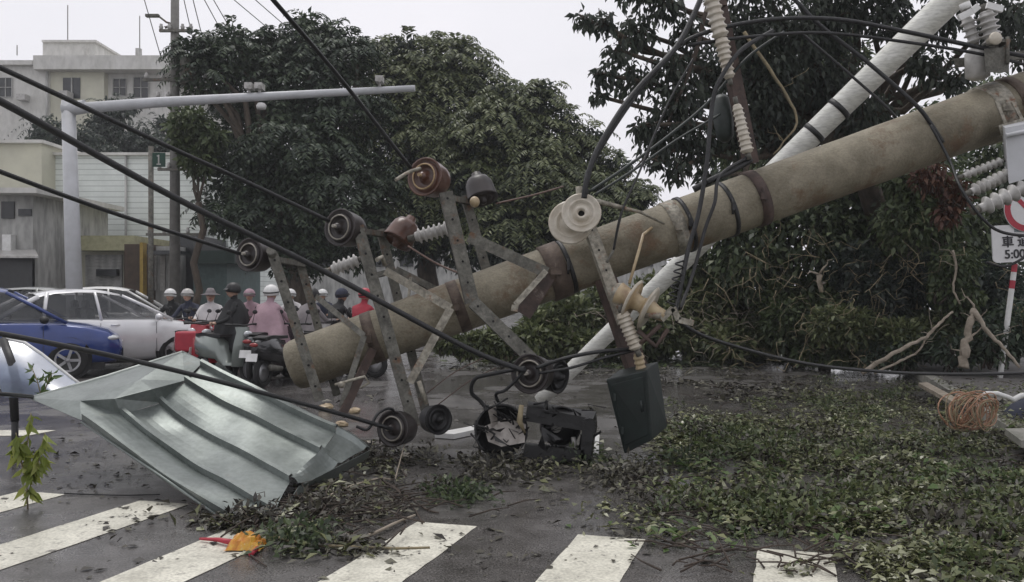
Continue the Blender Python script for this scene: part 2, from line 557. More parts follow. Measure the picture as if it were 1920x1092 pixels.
def frond_quads(clumps, nf, length, K=9, lw=0.06, ll=0.24, outer=0.8, up=0.35):
    cl = np.array(clumps, dtype=float)
    wt = cl[:, 3] ** 2; wt /= wt.sum()
    k = nr.choice(len(cl), nf, p=wt)
    u = norm(nr.normal(size=(nf, 3)))
    u[:, 2] = np.abs(u[:, 2]) * .9 + u[:, 2] * .1
    u = norm(u)
    C = cl[k, :3] + u * (cl[k, 3] * (outer + (1 - outer) * nr.rand(nf)))[:, None]
    D0 = norm(u * np.array([1, 1, .5]) + nr.normal(size=(nf, 3)) * .35 + np.array([0, 0, up]))
    Lf = length * (.6 + .7 * nr.rand(nf))
    out_ = []
    for j in range(K):
        t = (j + .6) / K
        pos = C + D0 * (Lf * t)[:, None] + np.array([0, 0, -1.0]) * (Lf * t * t * .75)[:, None]
        tan = norm(D0 + np.array([0, 0, -1.0]) * 1.5 * t)
        side = norm(np.cross(tan, np.array([0, 0, 1.0]) + nr.normal(size=(nf, 3)) * .05))
        for s in (-1, 1):
            dd = side * s + tan * .55 + np.array([0, 0, -.25]) + nr.normal(size=(nf, 3)) * .12
            nn = np.cross(side, tan) + nr.normal(size=(nf, 3)) * .2
            sz = ll * (1.1 - .7 * abs(t - .45)) * (.8 + .4 * nr.rand(nf))
            out_.append(leaf_quads(pos, dd, nn, sz, np.full(nf, lw)))
    return np.concatenate(out_)


def limb(mb, a, b, r0, r1, sag=0.0, wob=0.12, n=7, seg=7):
    a, b = Vector(a), Vector(b)
    L = (b - a).length
    pts, rs = [], []
    for i in range(n):
        t = i / (n - 1)
        p = a.lerp(b, t)
        if 0 < i < n - 1:
            p += Vector((rng.uniform(-1, 1), rng.uniform(-1, 1), rng.uniform(-1, 1))) * wob * L * .3
        p.z -= sag * 4 * t * (1 - t)
        pts.append(p); rs.append(r0 + (r1 - r0) * t)
    mb.tube(pts, rs, seg)
    return pts


def make_tree(name, base, clumps, n, L, mt, label, cat='tree', fork=None, r0=0.25, droop=.5, fronds=0, fl=1.0, group=None, lo=.5, W=None, bark='bark', twigs=0, fmat=None, sq=.8):
    base = Vector(base)
    root = empty(name, base, label, cat, group)
    tb = MB()
    cz = sum(c[2] for c in clumps) / len(clumps)
    cx = sum(c[0] for c in clumps) / len(clumps); cy = sum(c[1] for c in clumps) / len(clumps)
    fk = Vector(fork) if fork else base.lerp(Vector((cx, cy, cz)), .4)
    limb(tb, base, fk, r0, r0 * .75, wob=.15, n=6, seg=10)
    for c in clumps:
        limb(tb, fk, Vector(c[:3]), r0 * .4, r0 * .1, wob=.15)
        for q in range(twigs):
            u = Vector((rng.gauss(0, 1), rng.gauss(0, 1), rng.gauss(0, .7))).normalized()
            limb(tb, Vector(c[:3]), Vector(c[:3]) + u * c[3] * .95, r0 * .09, .006, wob=.3, n=5, seg=5)
    tb.build('trunk', M[bark], root)
    Q = [clump_leaves(clumps, n, L, W, droop, sq, lo)]
    o = quads_obj('crown', np.concatenate(Q), mt, root)
    if fronds:
        quads_obj('fronds', frond_quads(clumps, fronds, fl), fmat or mt, root)
    return root


def pc(px, py, rpx, d, dd=0.0):
    """a foliage clump: picture place, size and distance"""
    p = P(px, py, d)
    return (p.x, p.y + dd, p.z, rpx / F * d)


# ================================================================== GROUND
mb = MB()
mb.poly([(-1500, -60, 0), (1500, -60, 0), (1500, 2800, 0), (-1500, 2800, 0)])
o = mb.build('ground', M['asphalt']); tag(o, kind='structure')
# pavement on the right, kerb along it (runs with the road)
KD = Vector((0.325, 1, 0)).normalized()
K0 = Vector((4.87, 8.3, 0))
KP = Vector((KD.y, -KD.x, 0))
a, b = K0 - KD * 12, K0 + KD * 60
mb = MB()
q = [a + KP * .16, a + KP * 40, b + KP * 40, b + KP * .16]
mb.hexa([Vector((p.x, p.y, .12)) for p in q] + [Vector((p.x, p.y, -.05)) for p in q])
tag(mb.build('pavement', M['pave']), kind='structure')
mb = MB()
L = 0
while L < 72:
    s, e = a + KD * L, a + KD * (L + .985)
    q = [s, s + KP * .155, e + KP * .155, e]
    mb.hexa([Vector((p.x, p.y, .128)) for p in q] + [Vector((p.x, p.y, -.05)) for p in q])
    L += 1.0
tag(mb.build('kerb', M['kerb']), kind='structure')
# zebra crossing: stripes 1 m apart
SD = Vector((0.331, 1, 0)).normalized()
for k in range(-6, 4):
    c = Vector((.592 + k * .998, 5.07 - .28 * k, .004))
    xd = Vector((1, -.27, 0)).normalized()
    n = 30
    rows = []
    for i in range(n + 1):
        t = -i / n * 3.4
        wl = .2 + rng.uniform(-.004, .004); wr = .2 + rng.uniform(-.004, .004)
        cc = c + SD * (t + (rng.uniform(-.01, .01) if i == 0 else 0))
        rows.append([cc - xd * wl, cc + xd * wr])
    mb = MB(); mb.grid(rows)
    tag(mb.build('crosswalk_stripe', M['paint']), kind='structure')
for (px, py, w_, l_) in ((15, 818, .35, 1.5),):
    g = G(px, py)
    mb = MB(); mb.poly([g + Vector((-1.6, 0, .004)), g + Vector((.2, 0, .004)), g + Vector((.3, .35, .004)), g + Vector((-1.5, .35, .004))])
    tag(mb.build('road_marking', M['paint']), kind='structure')


# ================================================================== FALLEN POLE
PA, PB = P(552, 686, 7.8), P(1900, 198, 8.4)
PAX = (PB - PA).normalized()
PLEN = (PB - PA).length


def on_pole(px):
    """pole axis point seen at picture column px"""
    lo_, hi_ = -1.0, PLEN + 3
    for _ in range(40):
        mid = (lo_ + hi_) / 2
        p = PA + PAX * mid
        if CX + p.x / p.y * F < px: lo_ = mid
        else: hi_ = mid
    return PA + PAX * lo_, lo_


def prad(s):
    return .232 + .05 * min(max(s / PLEN, 0), 1.3)


pole = empty('utility_pole', (PA.x, PA.y, 0), 'long thick fallen brown concrete pole slanting up across the street with bent crossarms', 'utility pole')
mb = MB()
n = 60
pts = [PA + PAX * (-.04 + (PLEN + 3.2) * i / n) for i in range(n + 1)]
rs = [prad((p - PA).length) * (1 + .006 * math.sin(i * 2.1)) for i, p in enumerate(pts)]
rs[0] = .17
for q_, r_ in ((-.03, .195), (-.01, .215), (.03, .228)):
    pts.insert(len([1 for p in pts if (p - PA).dot(PAX) < q_]), PA + PAX * q_); rs.insert(pts.index(PA + PAX * q_), r_)
mb.tube(pts, rs, 40)
mb.tube([PA - PAX * .045, PA - PAX * .02], [.06, .06], 16, m=1)
shaft = mb.build('shaft', [M['concrete'], M['hole']], pole)
for px, wd, ex, mm in ((700, .05, .006, 'band'), (860, .05, .006, 'band'), (1040, .09, .02, 'band'), (1062, .02, .012, 'cable'), (1262, .06, .012, 'galv_light'),
                       (1282, .018, .016, 'cable'), (1360, .02, .012, 'cable'), (1415, .05, .014, 'rust'), (1855, .09, .016, 'galv_light'), (1890, .05, .012, 'band')):
    c, s = on_pole(px)
    r = prad(s)
    mb = MB()
    mb.tube([c - PAX * wd, c - PAX * wd * .98, c + PAX * wd * .98, c + PAX * wd], [r, r + ex, r + ex, r], 40, cap=False)
    bolt = c + Vector((0, -r - .02, 0))
    mb.box(bolt, (wd * 1.1, .06, .07))
    mb.tube([bolt + Vector((0, 0, .07)), bolt + Vector((0, 0, -.07))], .011, 8)
    mb.build('clamp_band', M[mm], pole)

# ---- crossarms
BELL = [(-.30, .0), (-.30, .05), (-.25, .06), (-.23, .11), (-.18, .14), (-.12, .15), (-.06, .155), (-.01, .16), (.012, .165), (.01, .148), (-.03, .135), (.0, .122),
        (.022, .115), (-.01, .09), (-.03, .06), (.03, .035), (.06, .03), (.07, 0)]


def bell(name, c, axis, parent, mt, ring=None, s=1.0, label=None):
    s *= .92
    mb = MB()
    mb.lathe([(z * s, r * s) for z, r in BELL], c, axis, 24)
    ax = Vector(axis).normalized()
    if ring is not None:
        mb.torus(Vector(c) + ax * .022 * s, axis, .105 * s, .0075 * s, 28, 7, m=1)
        mb.tube([Vector(c), Vector(c) + ax * .10 * s], .015 * s, 8, m=1)
    else:
        mb.tube([Vector(c) - ax * .26 * s, Vector(c) - ax * .12 * s], .025 * s, 8, m=1)
    o = mb.build(name, [mt, ring or M['galv']], parent)
    if label: o["label"] = label
    return o


def ribbed(name, p0, p1, r, nrib, parent, mt, r2=None, cap=True, core=.62):
    p0, p1 = Vector(p0), Vector(p1)
    ax = p1 - p0; L = ax.length
    prof = [(0, .0), (0, r * .5), (L * .03, r * core)]
    for i in range(nrib):
        f = i / nrib; ff = (i + 1) / nrib
        rr = r + ((r2 or r) - r) * f
        z0 = L * (.04 + .92 * f); z1 = L * (.04 + .92 * ff)
        prof += [(z0, rr * core), (z0 + (z1 - z0) * .35, rr * (core + .04)), (z0 + (z1 - z0) * .62, rr), (z0 + (z1 - z0) * .78, rr * .97), (z1 - (z1 - z0) * .08, rr * core)]
    prof += [(L * .98, (r2 or r) * core), (L, (r2 or r) * .4), (L, 0)]
    mb = MB()
    mb.lathe(prof, p0, ax, 18)
    if cap:
        a = ax.normalized()
        mb.tube([p0 - a * .07, p0 + a * .01], r * .42, 10, m=1)
        mb.tube([p1 - a * .01, p1 + a * .06], (r2 or r) * .42, 10, m=1)
    return mb.build(name, [mt, M['galv']], parent)


def ptube(mb, pts, w, t=.006, ref=(0, -1, 0), m=0):
    for i in range(len(pts) - 1):
        mb.bar(pts[i], pts[i + 1], w, t, ref, m)


HOLE = M['hole']
# crossarm 1 (near the tip)
mb = MB()
mb.channel(P(511, 476, 7.35), P(600, 752, 7.35), .085, .05, ref=(.25, -1, 0), holes=True)
mb.channel(P(561, 486, 8.12), P(632, 742, 8.12), .075, .05, ref=(.25, -1, 0), holes=True)
mb.channel(P(513, 482, 7.36), P(566, 492, 8.12), .07, .04, ref=(0, -.3, 1))
mb.tube([P(508, 470, 7.3), P(512, 482, 7.4)], .04, 10)
arm1 = mb.build('crossarm', [M['galv'], HOLE], pole)
mb = MB(); ptube(mb, [P(592, 556, 8.12), P(683, 630, 7.5), P(640, 762, 7.36)], .05)
mb.build('brace', M['galv'], arm1)
mb = MB(); mb.channel(P(700, 655, 7.6), P(642, 780, 7.3), .07, .05, ref=(.4, -1, 0))
mb.build('brace', M['rust'], arm1)
mb = MB(); mb.sphere(P(640, 722, 7.28), .03, m=0); mb.tube([P(628, 722, 7.3), P(684, 706, 7.3), P(692, 718, 7.3), P(676, 728, 7.3)], .012, 8)
mb.build('bolt', M['galv_light'], arm1)
bell('insulator', P(468, 478, 7.35), (-.5, -1, .1), arm1, M['glaze_dark'], M['ring'], .98, 'dark bell insulator with pale ring, lowest of the three on the left')
# crossarm 2
mb = MB()
mb.channel(P(671, 424, 7.4), P(778, 800, 7.4), .10, .05, ref=(.25, -1, 0), holes=True)
mb.channel(P(714, 430, 8.15), P(806, 800, 8.1), .085, .05, ref=(.25, -1, 0), holes=True)
mb.channel(P(672, 428, 7.41), P(718, 436, 8.15), .08, .04, ref=(0, -.3, 1))
arm2 = mb.build('crossarm', [M['galv'], HOLE], pole)
mb = MB(); ptube(mb, [P(722, 508, 7.5), P(845, 578, 7.46), P(768, 718, 7.38)], .07)
mb.build('brace', M['galv_light'], arm2)
mb = MB(); mb.channel(P(742, 505, 8.15), P(852, 560, 8.15), .06, .04, ref=(0, -1, .2))
mb.channel(P(690, 520, 8.0), P(742, 506, 8.15), .05, .03, ref=(0, -1, .2))
mb.build('brace', M['galv'], arm2)
mb = MB()
for q_, r_ in (([P(722, 498, 7.5), P(716, 482, 7.45), P(706, 488, 7.4)], .02), ([P(770, 520, 8), P(764, 580, 7.9)], .014), ([P(785, 715, 7.3), P(800, 758, 7.3)], .02)):
    mb = MB(); mb.tube(q_, r_, 8); mb.build('bolt', M['galv_light'], arm2)
bell('insulator', P(638, 427, 7.4), (-.52, -1, .1), arm2, M['glaze_dark'], M['ring'], 1.1, 'dark bell insulator with pale ring, middle of the three on the left')
bell('insulator', P(745, 452, 8.1), (-.5, -.4, -.9), arm2, M['glaze_brown'], None, 1.02, 'glossy red-brown bell insulator turned away')
bell('insulator', P(737, 804, 7.3), (-.5, -1, .1), arm2, M['glaze_dark'], M['ring'], 1.05, 'dark bell insulator with pale ring just above the road')
bell('insulator', P(822, 787, 7.6), (.7, -1, .1), arm2, M['black'], None, .9, 'black wheel-like insulator at the foot of the middle crossarm')
# crossarm 3
mb = MB()
mb.channel(P(836, 360, 7.5), P(886, 568, 7.5), .12, .05, ref=(.25, -1, 0), holes=True)
mb.channel(P(887, 566, 7.49), P(1000, 676, 7.4), .11, .05, ref=(.25, -1, 0), holes=True)
mb.channel(P(872, 366, 8.25), P(930, 565, 8.25), .085, .05, ref=(.25, -1, 0), holes=True)
mb.channel(P(838, 366, 7.51), P(874, 374, 8.25), .08, .04, ref=(0, -.3, 1))
arm3 = mb.build('crossarm', [M['galv'], HOLE], pole)
mb = MB(); ptube(mb, [P(878, 444, 7.55), P(1026, 512, 7.58)], .10, .01); mb.build('brace', M['galv'], arm3)
mb = MB(); ptube(mb, [P(1024, 508, 7.56), P(966, 572, 7.5)], .05, .01); ptube(mb, [P(966, 572, 7.5), P(964, 584, 7.5)], .06, .012); mb.build('brace', M['galv_light'], arm3)
mb = MB(); ptube(mb, [P(1030, 510, 7.75), P(980, 590, 7.7)], .16, .01); mb.build('brace_plate', M['rust'], arm3)
bell('insulator', P(797, 332, 7.5), (-.5, -1, .1), arm3, M['glaze_brown'], M['ring_gold'], 1.15, 'brown bell insulator with worn golden ring, topmost on the left')
bell('insulator', P(905, 372, 8.2), (.25, -.35, -.9), arm3, M['glaze_dark'], None, 1.0, 'dark bell insulator with a pale nub beside the top arm')
mb = MB(); mb.sphere(P(890, 379, 7.95), .048, scale=(1, 1, 1.1)); mb.build('insulator_nub', M['porcelain_tan'], arm3)
bell('insulator', P(994, 701, 7.35), (-.45, -1, .1), arm3, M['glaze_dark'], M['ring'], 1.15, 'dark bell insulator with pale ring at the bent arm end')
bell('insulator', P(1048, 707, 7.6), (.8, -.6, -.1), arm3, M['black'], None, 1.0, 'black bell insulator right of the bent arm end')
ribbed('strain_insulator', P(778, 445, 8.0), P(842, 428, 8.0), .075, 6, arm3, M['porcelain_grey'])
ribbed('strain_insulator', P(622, 506, 8.0), P(672, 488, 8.0), .07, 5, arm2, M['porcelain_grey'])
# crossarm 4: white and rusty, hanging down past the dark box
mb = MB()
mb.channel(P(1105, 420, 7.6), P(1172, 606, 7.55), .11, .05, ref=(.3, -1, 0), holes=True)
arm4 = mb.build('crossarm', [M['galv_light'], HOLE], pole)
mb = MB(); mb.channel(P(1138, 520, 7.72), P(1236, 800, 7.62), .18, .09, t=.012, ref=(.35, -1, 0)); mb.build('rusty_channel', M['rust'], arm4)
for (x, y, d, s) in ((1070, 418, 7.62, 1.08), (1090, 400, 7.45, .95)):
    mb = MB()
    c = P(x, y, d); ax = (-.1, -1, .12)
    mb.lathe([(z, r * s) for z, r in ((-.08, .0), (-.08, .06), (-.03, .11), (.0, .175), (.015, .185), (.022, .17), (.0, .145), (.018, .125), (.02, .115), (-.01, .10), (.0, .08), (.03, .06), (.028, .035), (-.02, .03), (-.02, 0))], c, ax, 28)
    mb.lathe([(-.018, .029 * s), (-.018, 0)], c, ax, 12, m=1)
    mb.build('disc_insulator', [M['porcelain'], HOLE], arm4)
mb = MB()
c, ax = P(1150, 545, 7.4), (P(1262, 602, 7.2) - P(1150, 545, 7.4)).normalized()
mb.lathe([(0, 0), (0, .07), (.05, .1), (.12, .085), (.15, .07), (.17, .16), (.185, .19), (.2, .17), (.2, .08), (.27, .065), (.31, .08), (.33, .16), (.345, .2), (.36, .17), (.36, .08), (.42, .06), (.5, .05), (.52, 0)], c, ax, 26,
         mlist=[1, 1, 0, 0, 0, 2, 2, 0, 0, 0, 0, 0, 2, 2, 0, 0, 0])
mb.build('disc_insulator', [M['porcelain_tan'], M['galv_light'], M['porcelain']], arm4)
mb = MB()
ptube(mb, [P(1240, 600, 7.2), P(1262, 578, 7.2), P(1272, 600, 7.2), P(1300, 606, 7.2)], .05, .03)
mb.tube([P(1205, 590, 7.25), P(1240, 592, 7.2)], .03, 8)
mb.build('cable_clamp', M['galv_light'], arm4)
mb = MB(); mb.tube([P(1196, 620, 7.25), P(1230, 650, 7.25), P(1252, 618, 7.2)], .022, 8); mb.tube([P(1190, 655, 7.3), P(1238, 610, 7.2)], .02, 8); mb.build('rusty_rod', M['rust'], arm4)
ribbed('bushing', P(1166, 586, 7.3), P(1194, 656, 7.3), .068, 8, arm4, M['porcelain'], .062, core=.8)
ribbed('bushing', P(1196, 662, 7.35), P(1208, 724, 7.4), .05, 6, arm4, M['porcelain_tan'], .045, core=.8)
mb = MB(); mb.tube([P(1100, 385, 7.5), P(1120, 378, 7.5), P(1200, 398, 7.6), P(1245, 420, 7.8)], [.03, .025, .014, .01], 8); mb.tube([P(1085, 350, 7.5), P(1090, 390, 7.5)], .03, 8)
mb.build('wire_clamp', M['galv_light'], arm4)
mb = MB(); mb.tube([P(1222, 428, 7.85), P(1206, 440, 7.7), P(1198, 470, 7.6), P(1180, 532, 7.5)], .014, 8); mb.build('tan_lead_wire', M['porcelain_tan'], arm4)
mb = MB(); mb.tube([P(1165, 400, 7.6), P(1158, 430, 7.6), P(1150, 470, 7.55), P(1138, 492, 7.5)], .012, 8); mb.build('lead_wire', M['galv'], arm4)
# crossarm 5: going up from the pole out of the picture
mb = MB()
mb.channel(P(1412, 306, 8.1), P(1352, 10, 8.1), .13, .07, ref=(.3, -1, 0), t=.012)
mb.bar(P(1352, 12, 8.08), P(1338, -60, 8.08), .11, .05, (.3, -1, 0))
arm5 = mb.build('crossarm', [M['rust'], HOLE], pole)
ribbed('bushing', P(1332, -8, 7.9), P(1352, 72, 7.9), .082, 6, arm5, M['porcelain'], .08, core=.75)
ribbed('bushing', P(1352, 72, 7.9), P(1368, 148, 7.9), .075, 7, arm5, M['porcelain'], .055, core=.75)
ribbed('bushing', P(1381, 196, 7.9), P(1402, 288, 7.9), .052, 9, arm5, M['porcelain'], .066, core=.75)
mb = MB(); mb.lathe([(0, 0), (0, .05), (.05, .085), (.25, .1), (.42, .08), (.47, .03), (.47, 0)], P(1352, 180, 8.3), P(1362, 285, 8.2) - P(1352, 180, 8.3), 14); mb.build('arrester_bell', M['cable_grn'], arm5)
# hardware at the right end
mb = MB()
mb.hexa([P(1845, 92, 8.0), P(1892, 88, 8.0), P(1892, 136, 8.0), P(1848, 136, 8.0), P(1845, 92, 8.3), P(1892, 88, 8.3), P(1892, 136, 8.3), P(1848, 136, 8.3)])
mb.box(P(1868, 82, 8.1), (.16, .2, .03)); mb.tube([P(1889, 70, 8.0), P(1889, 120, 7.98)], .018, 8)
mb.channel(P(1790, 118, 8.35), P(1960, 98, 8.35), .08, .05, ref=(0, -1, 0))
brk = mb.build('mounting_bracket', M['galv'], pole)
mb = MB()
mb.bar(P(1868, 190, 7.98), P(1890, 245, 7.98), .03, .02); mb.bar(P(1898, 190, 7.98), P(1916, 225, 7.98), .03, .02)
mb.channel(P(1875, 245, 7.95), P(1965, 218, 7.95), .10, .06, ref=(0, -1, 0))
mb.build('hanger_strap', M['galv_light'], brk)
mb = MB(); mb.lathe([(0, 0), (0, .06), (.03, .11), (.25, .115), (.3, .08), (.3, 0)], P(1833, 150, 8.25), (0, 0, 1), 16); mb.build('arrester', M['porcelain_grey'], brk)
ribbed('cutout_insulator', P(1812, 34, 8.2), P(1828, 82, 8.2), .075, 4, brk, M['porcelain_grey'])
ribbed('cutout_insulator', P(1848, 22, 8.1), P(1862, 84, 8.1), .095, 5, brk, M['porcelain_grey'])
mb = MB()
mb.lathe([(0, 0), (0, .05), (.02, .062), (.04, .055), (.05, .04), (.12, .035), (.12, 0)], P(1869, 71, 7.9), (0, 1, 0), 16)
mb.build('terminal_knob', M['porcelain'], brk)
mb = MB(); ptube(mb, [P(1797, 34, 8.1), P(1822, 22, 8.1), P(1834, 12, 8.1)], .06, .04); ptube(mb, [P(1850, 10, 8), P(1880, 18, 8)], .06, .03); mb.tube([P(1808, 6, 8.2), P(1812, 18, 8.2)], .05, 10); mb.build('terminal_clamp', M['white_plastic'], brk)
for (a_, b_, r_) in (((1806, 330, 7.9), (1880, 302, 7.9), .045), ((1820, 360, 7.75), (1894, 325, 7.75), .062), ((1836, 392, 7.6), (1960, 335, 7.6), .082)):
    ribbed('strain_insulator', P(*a_), P(*b_), r_, 7, brk, M['porcelain_grey'], core=.5)
mb = MB()
mb.hexa([P(1884, 240, 7.6), P(2010, 215, 7.6), P(2010, 310, 7.6), P(1892, 345, 7.6), P(1878, 235, 8.1), P(2010, 205, 8.1), P(2010, 300, 8.1), P(1886, 330, 8.1)])
mb.tube([P(1886, 255, 7.57), P(2010, 228, 7.57)], .02, 8)
mb.build('switch_case', M['mast'], brk)

# ================================================================== WHITE MAST (fallen street light pole)
mb = MB()
A0, B0 = P(1012, 752, 10.9), P(1800, -18, 9.2)
n = 24
mb.tube([A0.lerp(B0, i / n * 1.35) for i in range(n + 1)], [.088 + .062 * (i / n) * 1.35 for i in range(n + 1)], 24)
mt_ = empty('street_light_pole', (A0.x, A0.y, 0), 'smooth white metal pole lying slantwise behind the thick brown pole', 'pole')
wp = mb.build('shaft', M['white_pole'], mt_)
mb = MB()
for t_ in (.69, .745):
    c = A0.lerp(B0, t_ * 1.35 if False else t_)
    ax = (B0 - A0).normalized()
    r = .088 + .062 * t_
    mb.tube([c - ax * .03, c + ax * .03], r + .008, 24)
mb.build('strap', M['cable'], mt_)

# ================================================================== CABLES
def cable(pts, r, label, mt='cable', name='power_cable', sub=10, group=None):
    """smooth cable through the listed (px, py, distance) points"""
    p = [P(*q) if len(q) == 3 and not isinstance(q, Vector) else q for q in pts]
    ext = [p[0] * 2 - p[1]] + p + [p[-1] * 2 - p[-2]]
    outp = []
    for i in range(1, len(ext) - 2):
        p0, p1, p2, p3 = ext[i - 1], ext[i], ext[i + 1], ext[i + 2]
        for k in range(sub):
            t = k / sub
            outp.append(.5 * ((2 * p1) + (p2 - p0) * t + (2 * p0 - 5 * p1 + 4 * p2 - p3) * t * t + (3 * p1 - p0 - 3 * p2 + p3) * t ** 3))
    outp.append(p[-1])
    mb = MB()
    mb.tube(outp, r, 8)
    return single(name, mb, M[mt], outp[len(outp) // 2], label, 'cable', group)


cable([(-260, 10, 4.6), (0, 127, 5.3), (300, 268, 6.2), (470, 345, 6.9), (618, 415, 7.3)], .0185, 'black cable running from upper left to the middle ringed insulator')
cable([(-240, 75, 4.2), (0, 190, 4.9), (330, 372, 5.9), (600, 505, 6.7), (870, 650, 7.1), (985, 697, 7.2)], .024, 'thickest black cable crossing in front of the pole from upper left')
cable([(-220, 235, 4.6), (0, 322, 5.3), (220, 402, 6.2), (450, 476, 7.2)], .0165, 'black cable ending at the lowest left ringed insulator')
cable([(-200, 600, 4.8), (0, 626, 5.2), (300, 688, 6.0), (600, 766, 6.8), (735, 805, 7.2)], .0175, 'black cable passing low over the sheet metal to the insulator by the road')
cable([(-120, 733, 5.9), (0, 739, 6.2), (60, 744, 6.9)], .016, 'short black cable at the left tip of the sheet metal')
cable([(440, -80, 5.2), (512, 0, 5.7), (640, 150, 6.6), (770, 315, 7.3)], .0165, 'black cable coming down from the top edge to the topmost ringed insulator')
cable([(742, 338, 7.2), (765, 324, 7.3), (788, 316, 7.4)], .016, 'short pale wire end sticking out left of the topmost insulator', 'galv_light', 'wire_end')
cable([(1095, 372, 7.35), (1100, 340, 7.35), (1118, 286, 7.4), (1162, 211, 7.5), (1200, 162, 7.6), (1264, 94, 7.7), (1297, 36, 7.8), (1330, -40, 7.9)], .025, 'thick black cable arching from the white disc insulators up to the top edge')
cable([(1098, 365, 7.45), (1104, 320, 7.5), (1150, 240, 7.6), (1215, 150, 7.8), (1290, 75, 7.9), (1420, 40, 8.0), (1560, 36, 8.1), (1690, 58, 8.1), (1850, 92, 8.05), (1990, 118, 8)], .021, 'long black cable looping right over the white pole, upper one')
cable([(1290, 85, 7.9), (1400, 70, 8.0), (1540, 62, 8.1), (1690, 78, 8.1), (1850, 104, 8.05), (1990, 140, 8)], .016, 'long black cable just under the upper loop at right')
cable([(1105, 360, 7.5), (1182, 308, 7.7), (1260, 250, 7.9), (1330, 190, 8.05), (1400, 110, 8.1), (1470, 60, 8.2)], .014, 'dark green cable rising from the discs toward the top arm, left one', 'cable_grn')
cable([(1115, 366, 7.55), (1190, 318, 7.8), (1270, 262, 8.0), (1350, 215, 8.1)], .012, 'dark green cable rising from the discs, lower of two', 'cable_grn')
cable([(1150, 470, 7.55), (1165, 400, 7.5), (1200, 320, 7.6), (1250, 200, 7.8), (1300, 110, 7.9)], .010, 'thin black wire rising from the white arm into the leaves')
cable([(1449, 58, 8.1), (1389, 95, 7.9), (1350, 150, 7.8), (1335, 200, 7.8), (1326, 300, 7.7), (1310, 400, 7.65), (1290, 470, 7.6), (1272, 560, 7.5), (1262, 590, 7.4)], .021, 'black cable hanging down over the pole to the tan disc insulator')
cable([(1400, 296, 7.9), (1350, 330, 7.75), (1340, 380, 7.65), (1322, 430, 7.65), (1300, 510, 7.6), (1275, 580, 7.4)], .016, 'black cable hanging over the pole, right of the long one')
cable([(1408, 300, 7.95), (1370, 322, 7.85), (1340, 335, 7.75), (1300, 356, 7.8)], .03, 'thick black cable bundle lying on top of the pole')
cable([(1440, -40, 8.3), (1490, 0, 8.3), (1540, 50, 8.25), (1630, 120, 8.15), (1715, 195, 8.05), (1745, 232, 8.05), (1768, 268, 8.05)], .021, 'black cable slanting down over the white pole and onto the brown pole')
cable([(1500, 60, 8.5), (1605, 150, 8.4), (1668, 207, 8.3), (1690, 240, 8.4)], .014, 'thin black wire slanting over the white pole')
cable([(1745, 235, 8.0), (1780, 300, 7.9), (1800, 350, 7.6), (1838, 405, 7.5), (1880, 436, 7.5), (1960, 445, 7.6)], .014, 'black cable drooping in front of the parking sign')
cable([(1850, 492, 7.7), (1880, 500, 7.7), (1905, 492, 7.7), (1960, 460, 7.7)], .012, 'black wire curling under the white rectangular sign')
cable([(1268, 602, 7.3), (1340, 638, 7.6), (1500, 680, 8.3), (1650, 697, 8.9), (1800, 702, 9.3), (1990, 698, 9.6)], .0175, 'long black cable sagging low from the tan insulator to the right edge')
cable([(1005, 690, 7.25), (1060, 672, 7.2), (1120, 660, 7.25), (1180, 655, 7.35)], .017, 'black cable joining the bent arm insulator to the tan bushing, upper')
cable([(1010, 700, 7.25), (1070, 690, 7.2), (1130, 672, 7.25), (1188, 658, 7.35)], .012, 'black cable joining the bent arm insulator to the bushing, lower')
cable([(985, 690, 7.3), (930, 700, 7.35), (892, 710, 7.4), (884, 735, 7.45), (900, 752, 7.5), (915, 770, 7.5)], .018, 'black cable loop left of the bent arm insulator')
cable([(985, 695, 7.3), (950, 730, 7.35), (930, 740, 7.4), (940, 765, 7.5)], .014, 'short black wire dropping into the smashed lamp housing')
cable([(930, 382, 8.15), (1000, 366, 8.3), (1056, 350, 8.5)], .009, 'thin rusty wire pointing right from the dark upper insulator', 'wire_rust')
cable([(765, 462, 7.95), (820, 495, 7.8), (880, 520, 7.6)], .010, 'thin rusty wire slanting down from the red-brown insulator', 'wire_rust')
cable([(668, 800, 7.1), (690, 805, 7.1), (710, 775, 7.15), (736, 768, 7.3), (748, 800, 7.35)], .012, 'thin black wire curled beside the insulator near the road')
cable([(820, 760, 8.0), (880, 715, 8.0), (930, 690, 8.0)], .005, 'thin dark wire right of the middle crossarm foot', 'wire_rust')
cable([(800, 738, 8.0), (850, 700, 8.0), (905, 672, 8.0)], .005, 'thin dark wire above it, right of the middle crossarm', 'wire_rust')
# helix damper beside the hanging cable
mb = MB()
pts = []
for i in range(90):
    t = i / 89
    c = P(1258 + 18 * (1 - t), 488 + 85 * t, 7.35)
    an = t * 12 * math.pi
    pts.append(c + Vector((.036 * math.cos(an), .036 * math.sin(an), 0)))
mb.tube(pts, .008, 6)
single('spiral_damper', mb, M['cable'], pts[0], 'black spiral wire hanging beside the pole above the clamp', 'wire')

# ================================================================== SHEET METAL
def interp(tab, v):
    for i in range(len(tab) - 1):
        if v <= tab[i + 1][0] or i == len(tab) - 2:
            a, b = tab[i], tab[i + 1]
            t = (v - a[0]) / (b[0] - a[0])
            return P(a[1] + (b[1] - a[1]) * t, a[2] + (b[2] - a[2]) * t, a[3] + (b[3] - a[3]) * t)


